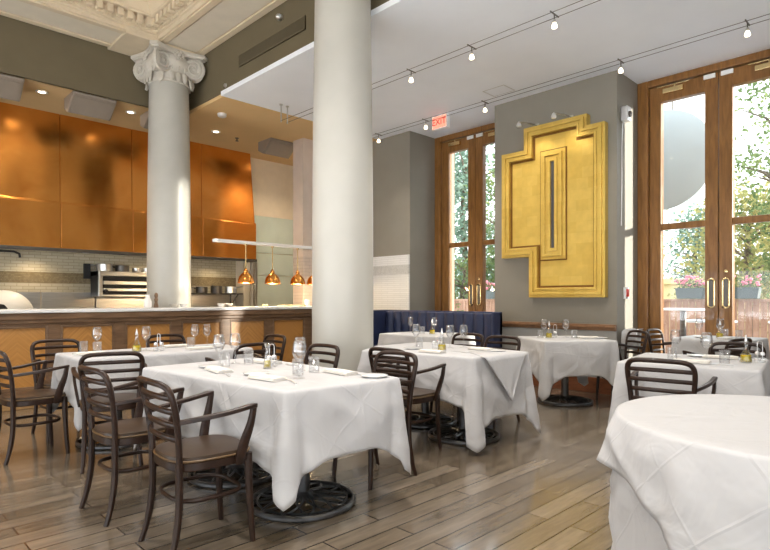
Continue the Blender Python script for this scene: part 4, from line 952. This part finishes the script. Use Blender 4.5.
# ------------------------------------------------------------------ tableware
PROTO = {}
def proto(kind):
    if kind == 'wine_glass':
        return MB().lathe([(.034, 0), (.034, .003), (.008, .010), (.0045, .02), (.004, .085), (.008, .095), (.028, .112), (.040, .140), (.041, .160), (.036, .195), (.031, .215), (.0295, .215), (.0345, .195), (.0390, .160), (.0380, .140), (.026, .114), (.005, .100)], n=24, capt=True).build('wine_glass', 'glassware', smooth='all')
    if kind == 'tumbler':
        return MB().lathe([(.030, 0), (.033, .004), (.035, .10), (.0335, .10), (.031, .012), (.0, .010)], n=24, capt=False).build('tumbler', 'glass_thick', smooth='all')
    if kind == 'bread_plate':
        return MB().lathe([(.045, 0), (.05, .006), (.078, .012), (.080, .015), (.048, .009), (.0, .008)], n=32, capt=False).build('bread_plate', 'porcelain', smooth='all')
    if kind == 'napkin':
        mb = MB()
        for (dx, dz, w) in ((0, .0, .055), (.004, .006, .050), (-.003, .012, .044)):
            mb.tube([(-.115 + dx, 0, dz + .006), (-.05, .004, dz + .008), (.05, -.004, dz + .007), (.115 + dx, 0, dz + .006)], w, .006, n=12)
        return mb.build('napkin', 'napkin', smooth=True)
    if kind == 'knife':
        t = bpy.data.objects.new('knife', None); COL.objects.link(t)
        MB().tube([(-.11, 0, .004), (-.06, 0, .005), (0, 0, .004)], [.006, .008, .006], .004, n=8).build('handle', 'silver', t, smooth=True)
        MB().tube([(0, 0, .004), (.03, .001, .004), (.08, .002, .003), (.105, -.003, .003)], [.006, .010, .010, .003], .0015, n=8).build('blade', 'silver', t, smooth=True); index(t); return t
    if kind == 'fork':
        t = bpy.data.objects.new('fork', None); COL.objects.link(t)
        MB().tube([(-.10, 0, .004), (-.05, 0, .005), (.02, 0, .006), (.05, 0, .004)], [.008, .006, .003, .011], .003, n=8).build('handle', 'silver', t, smooth=True)
        mb = MB()
        for k in range(4): mb.tube([(.045, (k - 1.5) * .006, .004), (.075, (k - 1.5) * .006, .003), (.10, (k - 1.5) * .0055, .006)], .0018, n=5)
        mb.build('tines', 'silver', t, smooth=True); index(t); return t
    if kind == 'oil_carafe':
        t = bpy.data.objects.new('oil_carafe', None); COL.objects.link(t)
        MB().lathe([(.038, 0), (.040, .006), (.036, .045), (.020, .085), (.013, .11), (.012, .14), (.018, .155), (.0165, .155), (.0105, .14), (.0115, .11), (.018, .085), (.034, .045), (.037, .008), (.0, .006)], n=24, capt=False).build('flask', 'glassware', t, smooth='all')
        MB().lathe([(.0, .007), (.0355, .009), (.0335, .045), (.031, .058), (.0, .058)], n=24, capb=False, capt=False).build('oil', 'oil', t, smooth=True)
        MB().lathe([(.009, .15), (.009, .165), (.004, .19), (.003, .20)], n=12).build('pourer', 'silver', t, smooth=True); index(t); return t
    if kind == 'cruet':
        t = bpy.data.objects.new('cruet', None); COL.objects.link(t)
        MB().lathe([(.024, 0), (.026, .006), (.024, .06), (.013, .10), (.012, .13), (.024, .165), (.0225, .165), (.0105, .13), (.0115, .10), (.022, .06), (.0235, .008), (.0, .006)], n=20, capt=False).build('flask', 'glassware', t, smooth='all')
        MB().lathe([(.0, .007), (.0225, .009), (.0205, .055), (.0, .055)], n=20, capb=False, capt=False).build('oil', 'oil', t, smooth=True); index(t); return t
    if kind == 'condiment_caddy':
        t = bpy.data.objects.new('condiment_caddy', None); COL.objects.link(t)
        hoop = [(.0, .018 * math.cos(a), .135 + .018 * math.sin(a)) for a in [PI * i / 10 for i in range(11)]]
        MB().tube([(0, .018, .005)] + hoop + [(0, -.018, .005)], .0025, n=6).tube([(.058 * math.cos(a), .030 * math.sin(a), .03) for a in [2 * PI * i / 24 for i in range(24)]], .002, n=6, closed=True).lathe([(.03, 0), (.03, .006)], n=20).build('wire_stand', 'silver', t, smooth=True)
        for s in (-1, 1):
            sh = MB().lathe([(.020, .004), (.022, .01), (.020, .045), (.016, .055)], (s * .030, 0, 0), 16).build('shaker', 'glass_thick', t, smooth=True)
            MB().lathe([(.017, .054), (.017, .068), (.010, .076)], (s * .030, 0, 0), 14).build('lid', 'silver', sh, smooth=True)
        index(t); return t
CATS = {'wine_glass': 'wine glass', 'tumbler': 'glass', 'bread_plate': 'plate', 'napkin': 'napkin', 'knife': 'knife', 'fork': 'fork', 'oil_carafe': 'oil carafe', 'cruet': 'cruet', 'condiment_caddy': 'condiment caddy'}
DESC = {'wine_glass': 'stemmed wine glass', 'tumbler': 'clear water tumbler', 'bread_plate': 'small white bread plate', 'napkin': 'folded linen napkin', 'knife': 'silver table knife', 'fork': 'silver fork', 'oil_carafe': 'conical carafe of yellow oil', 'cruet': 'slim oil cruet', 'condiment_caddy': 'wire caddy of shakers'}
GRP = {'wine_glass': 'wine glasses on the tables', 'tumbler': 'water tumblers on the tables', 'bread_plate': 'bread plates on the tables', 'napkin': 'napkins on the tables', 'knife': 'table knives', 'fork': 'table forks', 'oil_carafe': 'oil carafes on the tables', 'cruet': 'oil cruets', 'condiment_caddy': 'condiment caddies on the tables'}
def put(kind, x, y, where, deg=0, z=.7425, desc=None, scale=1.0):
    lab = (desc or DESC[kind]) + ' ' + where
    if kind not in PROTO:
        o = PROTO[kind] = proto(kind); tag(o, lab, CATS[kind], GRP[kind]); o.location = (x, y, z); o.rotation_euler = (0, 0, math.radians(deg)); o.scale = (scale,) * 3
        return o
    return dup(PROTO[kind], (x, y, z), math.radians(deg), lab, scale=scale)
LT = 'long centre table'
for k, x, y, w, d in (
    # long centre table
    ('wine_glass', 1.90, 2.63, 'on the long centre table, foremost of the pair', 0), ('wine_glass', 2.10, 2.90, 'on the long centre table, behind the foremost glass', 0),
    ('wine_glass', 1.86, 3.50, 'on the long centre table, closest to the bar', 0), ('wine_glass', 2.01, 3.55, 'on the long centre table, paired with the one closest to the bar', 0),
    ('tumbler', 1.97, 2.74, 'between the two foremost wine glasses of the centre table', 0), ('tumbler', 2.12, 2.78, 'beside the foremost wine glasses, next to a folded napkin', 0),
    ('tumbler', 1.84, 3.38, 'below the farther pair of wine glasses of the centre table', 0), ('tumbler', 2.06, 3.45, 'beside the farther pair of wine glasses and the cruet', 0),
    ('cruet', 2.02, 3.15, 'in the middle of the centre table', 0), ('condiment_caddy', 2.10, 3.22, 'next to the cruet of the centre table', 25),
    ('napkin', 1.74, 2.72, 'laid with a knife before the frontmost armchair', 97), ('knife', 1.80, 2.57, 'beside the napkin before the frontmost armchair', 70), ('bread_plate', 1.80, 2.93, 'between the two armchairs of the centre table', 0),
    ('napkin', 1.72, 3.24, 'before the second armchair of the centre table', 84), ('fork', 1.68, 3.08, 'before the second armchair of the centre table', 75), ('bread_plate', 1.78, 3.46, 'at the corner of the centre table towards the bar', 0),
    ('napkin', 2.20, 2.62, 'before the armchair behind the draped corner', 88), ('fork', 2.24, 2.46, 'at the draped corner of the centre table', 96), ('bread_plate', 2.24, 2.36, 'at the very corner beside the draped fold', 0),
    ('napkin', 2.18, 3.40, 'before the armchair that faces the bar side, near the column', 92), ('fork', 2.23, 3.14, 'on the centre table on the column side', 92), ('knife', 2.19, 3.60, 'on the centre table at the column side end', 88),
    # bar-side table
    ('wine_glass', 1.60, 5.15, 'on the bar-side table, beside a tumbler near the side-on armchair', 0), ('tumbler', 1.50, 5.17, 'on the bar-side table, tall one near the side-on armchair', 0), ('tumbler', 1.56, 5.02, 'on the bar-side table, low one below the wine glass', 0),
    ('wine_glass', 1.95, 4.98, 'beside the oil carafe on the bar-side table', 0), ('oil_carafe', 1.85, 4.93, 'on the bar-side table', 0), ('condiment_caddy', 2.02, 4.88, 'beside the oil carafe on the bar-side table', 15),
    ('wine_glass', 2.45, 5.08, 'on the bar-side table, first of the pair before the veneer', 0), ('wine_glass', 2.56, 5.05, 'on the bar-side table, second of the pair before the veneer', 0), ('tumbler', 2.36, 4.98, 'on the bar-side table below the pair of wine glasses', 0),
    ('napkin', 1.48, 4.95, 'on the bar-side table before the side-on armchair', 8), ('bread_plate', 1.66, 4.80, 'on the bar-side table behind the ladder-back armchair', 0), ('napkin', 2.30, 5.18, 'on the bar-side table by the bar', 2), ('bread_plate', 2.52, 4.84, 'on the bar-side table towards the column', 0), ('napkin', 2.36, 4.80, 'on the bar-side table between the two long tables', 5), ('knife', 1.62, 4.90, 'on the bar-side table before the side-on armchair', 15),
    # overlay-draped table
    ('wine_glass', 3.97, 3.60, 'on the overlay-draped table, closest to the column', 0), ('wine_glass', 4.06, 3.26, 'on the overlay-draped table, beside its oil carafe', 0), ('wine_glass', 4.19, 3.20, 'on the overlay-draped table, closest to the gold panel', 0),
    ('oil_carafe', 3.80, 3.14, 'on the overlay-draped table', 0), ('condiment_caddy', 3.90, 3.28, 'beside the oil on the overlay-draped table', -20), ('tumbler', 3.86, 3.46, 'on the overlay-draped table near the column', 0), ('tumbler', 4.10, 3.40, 'on the overlay-draped table among the wine glasses', 0),
    ('napkin', 3.62, 3.10, 'on the overlay-draped table before the armchair with the brown seat', 92), ('bread_plate', 3.74, 3.44, 'on the overlay-draped table near the column side', 0), ('napkin', 4.12, 2.95, 'on the overlay-draped table above the hanging triangle', 88), ('bread_plate', 4.08, 2.76, 'on the overlay-draped table at its window corner', 0), ('knife', 3.82, 2.95, 'on the overlay-draped table above the hanging point', 80),
    # banquette table
    ('wine_glass', 5.53, 5.12, 'on the banquette table, nearer the column', 0), ('wine_glass', 5.63, 4.78, 'on the banquette table, second before the navy back', 0), ('tumbler', 5.43, 4.82, 'on the banquette table', 0), ('oil_carafe', 5.49, 4.70, 'on the banquette table', 0), ('bread_plate', 5.73, 4.55, 'on the banquette table', 0),
    # table under the gold panel
    ('wine_glass', 5.98, 3.38, 'under the gold panel, beside the shoulder-high pier edge', 0), ('wine_glass', 6.13, 3.18, 'under the gold panel, beside the caddy', 0), ('tumbler', 5.86, 3.36, 'under the gold panel, closest to the banquette', 0), ('tumbler', 6.10, 3.06, 'under the gold panel, beside the farther wine glass', 0),
    ('condiment_caddy', 6.06, 3.28, 'on the table under the gold panel', 30), ('oil_carafe', 5.92, 3.28, 'on the table under the gold panel', 0), ('napkin', 6.22, 2.96, 'on the table under the gold panel', -38), ('bread_plate', 6.30, 2.84, 'on the table under the gold panel', 0),
    # table with the yellow oil
    ('wine_glass', 4.50, 1.24, 'big in front of the doors beside the yellow oil', 0), ('wine_glass', 4.72, 1.52, 'beside a tumbler on the table with the yellow oil', 0), ('tumbler', 4.40, 1.44, 'on the table with the yellow oil, next to the farther wine glass', 0),
    ('tumbler', 4.44, 1.11, 'on the table with the yellow oil, next to the big wine glass', 0), ('oil_carafe', 4.66, 1.03, 'beside a wire caddy at the edge of the view', 0), ('condiment_caddy', 4.76, .965, 'beside the yellow oil at the edge of the view', 40),
    ('bread_plate', 4.34, 1.62, 'on the yellow-oil table, at its corner near the armchair', 0), ('napkin', 4.36, 1.30, 'on the table with the yellow oil, before the armchair', 98), ('knife', 4.32, 1.52, 'on the table with the yellow oil, beside the napkin', 90), ('bread_plate', 4.86, 1.40, 'on the far side of the table with the yellow oil', 0), ('napkin', 4.84, 1.24, 'on the far side of the table with the yellow oil', 98), ('fork', 4.38, 1.14, 'on the table with the yellow oil, near the big wine glass', 95),
): put(k, x, y, w, d)
for k, x, y, w in (('wine_glass', 6.92, 1.98, 'before the door glass, on the table at the tall doors'), ('wine_glass', 6.95, 1.78, 'before the meeting stiles, on the table at the tall doors'), ('oil_carafe', 6.86, 1.76, 'on the table at the tall doors'), ('tumbler', 7.05, 1.76, 'on the table at the tall doors, beside the oil'), ('tumbler', 6.86, 1.58, 'on the table at the tall doors, at the edge of the view'), ('napkin', 6.80, 1.70, 'on the table at the tall doors'), ('bread_plate', 6.85, 1.94, 'on the table at the tall doors')):
    put(k, x, y, w, 0, .7675)
# towel stand between the gold-panel table and the doors
ts = thing('wine_bucket_stand', 'slim steel wine bucket stand by the door frame', 'bucket stand', (7.04, 2.76, 0))
for k in range(3):
    a = 2 * PI * k / 3 + .3; MB().tube([(.12 * math.cos(a), .12 * math.sin(a), 0), (.04 * math.cos(a), .04 * math.sin(a), .3), (.095 * math.cos(a), .095 * math.sin(a), .60)], .008, n=6).build('leg', 'steel', ts, smooth=True)
MB().tube([(.105 * math.cos(a), .105 * math.sin(a), .61) for a in [2 * PI * i / 24 for i in range(24)]], .008, n=6, closed=True).build('ring', 'steel', ts, smooth='all')
MB().lathe([(.07, .60), (.085, .61), (.098, .80), (.108, .815), (.104, .82), (.094, .80)], n=28).build('bucket', 'steel', ts, smooth=True)
mb = MB(); g = []
for i in range(9):
    row = []
    for j in range(13):
        u = (j / 12 - .5) * .17; t = i / 8
        if t < .3: row.append(mb.bm.verts.new((7.04 + .10 - t / .3 * .21, 2.76 + u, .826 + .006 * math.sin(u * 60))))
        else: row.append(mb.bm.verts.new((7.04 - .118 - .012 * math.sin(u * 70) * (t - .3), 2.76 + u * (1 + .2 * t), .82 - (t - .3) / .7 * .24)))
    g.append(row)
for a, b in zip(g, g[1:]):
    for j in range(12): mb.bm.faces.new((a[j], a[j + 1], b[j + 1], b[j]))
o = mb.build('towel', 'cloth', smooth='all'); o.modifiers.new('t', 'SOLIDIFY').thickness = .006
tag(o, 'white towel folded over the steel wine bucket by the door frame', 'towel')

# ------------------------------------------------------------------ outdoors
sbox('ground_patio', 'patio', (7.72, -14, -.12), (40, 22, -.05))
sbox('wall_pier_and_sun_block', 'pink_stone', (7.72, 4.05, -.05), (8.6, 4.68, 4.4))  # hidden block added between the doors to keep sun off the copper hood
sbox('wall_pier_and_sun_block', 'pink_stone', (7.74, 6.36, -.05), (8.05, 7.2, 4.4))
fence = thing('patio_fence', 'reddish wooden patio fence of upright boards seen through the doors', 'fence', (11.6, 2.0, -.05))
mb = MB()
for i in range(150):
    y = -6.5 + i * .115; mb.box((-.012, y - 2, .04), (.012, y + .105 - 2, 1.22))
mb.build('board_panel', 'fence_wood', fence, bev=.004, seg=1)
MB().box((-.05, -8.5, 1.20), (.05, 8.75, 1.25)).box((.012, -8.5, .3), (.05, 8.75, .4)).build('top_rail', 'fence_wood', fence, bev=.006)
for i in range(8):
    y = -8.4 + i * 2.4; MB().box((.01, y, 0), (.11, y + .1, 1.24)).build('fence_post', 'fence_wood', fence)
def planter(y, L_, lab, k):
    t = thing('planter_box', lab, 'planter', (11.55, y, 1.205), 0, 'planter boxes on the fence')
    MB().prism([(-L_ / 2 + .03, 0), (L_ / 2 - .03, 0), (L_ / 2, .20), (-L_ / 2, .20)], -.11, .11, 'yz').build('trough', 'planter_grey', t, bev=.01)
    MB().box((-.09, -L_ / 2 + .03, .185), (.09, L_ / 2 - .03, .205)).build('soil', 'bark', t)
    r3 = random.Random(k); lv = MB(); fl = MB()
    for i in range(240):
        x, yy, z = r3.uniform(-.15, .15), r3.uniform(-L_ / 2, L_ / 2), r3.uniform(.16, .36)
        d = Vector((r3.uniform(-1, 1), r3.uniform(-1, 1), r3.uniform(-.3, 1))).normalized() * r3.uniform(.03, .07); w = Vector((r3.uniform(-1, 1), r3.uniform(-1, 1), r3.uniform(-1, 1))).normalized() * .02
        p = Vector((x, yy, z)); vs = [lv.bm.verts.new(q) for q in (p, p + d * .5 + w, p + d, p + d * .5 - w)]; lv.bm.faces.new(vs)
    lv.build('plants', 'leaf_green', t)
    for i in range(34):
        c = Vector((r3.uniform(-.15, .1), r3.uniform(-L_ / 2, L_ / 2), r3.uniform(.24, .42)))
        bmesh.ops.create_icosphere(fl.bm, subdivisions=1, radius=r3.uniform(.018, .04), matrix=Matrix.Translation(c))
    fl.build('blossoms', 'flower_pink', t, smooth=True)
for i, (y, L_, lab) in enumerate(((3.45, .5, 'grey planter of pink blossoms next to the door frame'), (2.72, .78, 'grey planter of pink blossoms in the middle of the first door pane'), (1.55, .85, 'grey planter beyond the second door leaf'), (8.2, .8, 'grey planter seen through the farther doors'))): planter(y, L_, lab, i)
yb = tag(MB().box((17.0, -10, -.05), (17.6, 9, 1.62)).box((16.9, -10, 1.62), (17.7, 9, 1.78)).build('garden_wall', 'yellow_wall', bev=.02), 'low ochre garden wall beyond the patio fence', 'garden wall')
yb['kind'] = 'thing'
def patio_table(x, y, z, r, lab):
    t = thing('patio_table', lab, 'patio table', (x, y, -.05), 0, 'patio tables'); z += .05
    MB().lathe([(r, z - .03), (r + .01, z - .015), (r, z)], n=36).build('tabletop', 'white_plastic', t, smooth=True)
    MB().lathe([(.05, .04), (.045, z - .03)], n=16).build('pole', 'steel_dark', t, smooth=True); MB().lathe([(.26, 0), (.26, .02), (.06, .05)], n=28).build('foot', 'steel_dark', t, smooth=True)
patio_table(9.6, 2.98, 1.05, .40, 'tall white patio table through the first door pane'); patio_table(10.2, 2.78, .85, .40, 'lower white patio table behind the tall one on the patio'); patio_table(10.2, 1.55, .86, .40, 'white patio table beyond the second door leaf')
# round blank sign hung outside
sg = thing('hanging_sign', 'big blank round white sign hanging outside the tall doors', 'sign', (8.5, 2.95, 3.2))
MB().lathe([(.70, -.03), (.72, -.02), (.72, .02), (.70, .03)], (0, 0, 0), 64, (1, 0, 0)).build('disc', 'sign_white', sg, smooth=True)
for s in (-.17, .17): MB().cyl((0, s, .69), (0, s, 1.02), .012, 8).build('hanger', 'steel_dark', sg, smooth=True)
MB().tube([(-.6, 0, 1.02), (-.3, 0, 1.02), (0, 0, 1.02)], .02, n=8).box((-.02, -.25, 1.005), (.02, .25, 1.035)).box((-.62, -.08, .94), (-.56, .08, 1.10)).build('bracket', 'steel_dark', sg)
def tree(x, y, z0, h, rx, kind, mat, lab, nleaf, seed, leaf=.12, low=.25):
    t = thing(kind, lab, 'tree', (x, y, -.05), 0, 'trees beyond the patio'); r3 = random.Random(seed); tr = MB()
    tr.tube(smooth_path([(0, 0, 0), (.1, .05, h * .3), (-.05, .1, h * .6), (.05, 0, h * .9)], 3), [(.16 * (1 - i / 11) + .03) * (.55 if kind == 'broadleaf_tree' else .8) for i in range(10)], n=8)
    tips = []
    for k in range(16):
        a = r3.uniform(0, 2 * PI); z1 = h * r3.uniform(low, .85); rr = rx * r3.uniform(.5, .95); e = Vector((rr * math.cos(a), rr * math.sin(a), z1 + h * r3.uniform(.05, .15)))
        tr.tube([Vector((0, 0, z1)), Vector((e.x * .5, e.y * .5, z1 + (e.z - z1) * .7)), e], [.04, .025, .01], n=5); tips.append(e)
    tr.build('trunk', 'bark', t, smooth=True)
    V = []; F = []
    cl = []
    for k in range(60):
        u = r3.uniform(low, 1.0); 
        if kind == 'conifer': R = rx * (1.05 - u) 
        else: R = rx * math.sin(PI * min(.97, max(.12, (u - low * .7) / (1 - low * .7)))) ** .6
        a = r3.uniform(0, 2 * PI); q = R * math.sqrt(r3.uniform(.1, 1)); cl.append((q * math.cos(a), q * math.sin(a), u * h))
    for i in range(nleaf):
        c = cl[r3.randrange(len(cl))]; sd = rx * .22
        p = Vector((r3.gauss(c[0], sd), r3.gauss(c[1], sd), r3.gauss(c[2], sd * .8)))
        d = Vector((r3.uniform(-1, 1), r3.uniform(-1, 1), r3.uniform(-1, .5))).normalized(); w = d.cross(Vector((r3.uniform(-1, 1), r3.uniform(-1, 1), r3.uniform(-1, 1)))).normalized()
        l = leaf * r3.uniform(.6, 1.3); n = len(V)
        V += [p, p + d * l * .5 + w * l * .3, p + d * l, p + d * l * .5 - w * l * .3]; F.append((n, n + 1, n + 2, n + 3))
    me = bpy.data.meshes.new('foliage'); me.from_pydata([tuple(v) for v in V], [], F); me.materials.append(MATS[mat]); o = bpy.data.objects.new('foliage', me); COL.objects.link(o); o.parent = t
tree(15.0, 3.2, 0, 3.6, 1.5, 'broadleaf_tree', 'leaf_yellow', 'yellow-green tree above the fence through the first door pane', 5200, 11, .13)
tree(20.5, 5.9, 0, 4.2, 1.6, 'conifer', 'leaf_conifer', 'blue-green conifer at the jamb side of the first door pane', 4600, 12, .14, .1)
tree(12.6, 2.05, 0, 6.2, 1.0, 'broadleaf_tree', 'leaf_green', 'tall loose-leaved tree through the second door leaf', 4200, 13, .10)
tree(20.6, 3.1, 0, 4.0, 2.4, 'broadleaf_tree', 'leaf_yellow', 'pale autumn tree far beyond the second door leaf', 5200, 14, .16)
tree(14.0, 10.6, 0, 6.4, 1.5, 'conifer', 'leaf_conifer', 'tall blue-green conifer through the farther doors', 6500, 15, .16, .06)
tree(13.5, 8.75, 0, 5.6, 1.0, 'broadleaf_tree', 'leaf_green', 'leafy green tree through the narrow leaf of the farther doors', 4200, 16, .11)
tree(12.2, 9.25, 0, 2.3, .8, 'broadleaf_tree', 'leaf_green', 'low green bush above the banquette through the farther doors', 2600, 17, .09, .05)
tree(14.7, .8, 0, 4.2, 1.5, 'broadleaf_tree', 'leaf_yellow', 'yellow-green tree at the edge of the view past the second door leaf', 3600, 18, .13)

# ------------------------------------------------------------------ light and camera
w = bpy.data.worlds.new('overcast_sky'); SC.world = w; w.use_nodes = True; nt = w.node_tree; nt.nodes.clear()
ow = nt.nodes.new('ShaderNodeOutputWorld'); bg = nt.nodes.new('ShaderNodeBackground'); tc = nt.nodes.new('ShaderNodeTexCoord'); sp = nt.nodes.new('ShaderNodeSeparateXYZ')
nt.links.new(tc.outputs['Generated'], sp.inputs[0])
rp = ramp(nt, sp.outputs[2], [(0.0, (0.92, 0.96, 1.0)), (0.35, (0.86, 0.94, 1.0)), (1.0, (0.70, 0.85, 1.0))])
nt.links.new(rp.outputs[0], bg.inputs[0]); 
lt = nt.nodes.new('ShaderNodeMath'); lt.operation = 'LESS_THAN'; lt.inputs[1].default_value = -0.02; nt.links.new(sp.outputs[2], lt.inputs[0])   # lower hemisphere boosted above the sky, added to light the ceilings from below
st = nt.nodes.new('ShaderNodeMath'); st.operation = 'MULTIPLY_ADD'; st.inputs[1].default_value = 1.6; st.inputs[2].default_value = 1.1; nt.links.new(lt.outputs[0], st.inputs[0]); nt.links.new(st.outputs[0], bg.inputs[1])
nt.links.new(bg.outputs[0], ow.inputs[0])
sd = bpy.data.lights.new('sun', 'SUN'); sd.energy = 3.0; sd.angle = math.radians(2.0); sd.color = (1.0, .93, .82)
so = bpy.data.objects.new('sun', sd); COL.objects.link(so); so.rotation_euler = Vector((-4.17, 6.17, -0.90)).to_track_quat('-Z', 'Y').to_euler(); so.location = (12, -6, 6)

for lx, ly, le in ((1.4, .6, 85), (2.2, 2.4, 85), (.6, 4.4, 70), (2.0, 5.6, 60)):      # unseen fill spots without fittings, added to brighten the table tops
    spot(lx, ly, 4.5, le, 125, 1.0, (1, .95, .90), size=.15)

cam = bpy.data.cameras.new('camera'); co = bpy.data.objects.new('camera', cam); COL.objects.link(co); SC.camera = co
co.location = (0, 0, 1.2); co.rotation_euler = (PI / 2, 0, -math.atan2(.702, .712))
cam.sensor_width = 36; cam.lens = 557 / 770 * 36; cam.shift_y = 24 / 770; cam.clip_start = .05; cam.clip_end = 200
SC.view_settings.view_transform = 'Standard'; SC.view_settings.look = 'None'; SC.view_settings.gamma = 1; SC.view_settings.use_curve_mapping = False
SC.view_settings.exposure = 2.08
SC.cycles.max_bounces = 8; SC.cycles.transparent_max_bounces = 24; SC.cycles.sample_clamp_indirect = 6.0; SC.cycles.caustics_reflective = False; SC.cycles.caustics_refractive = False
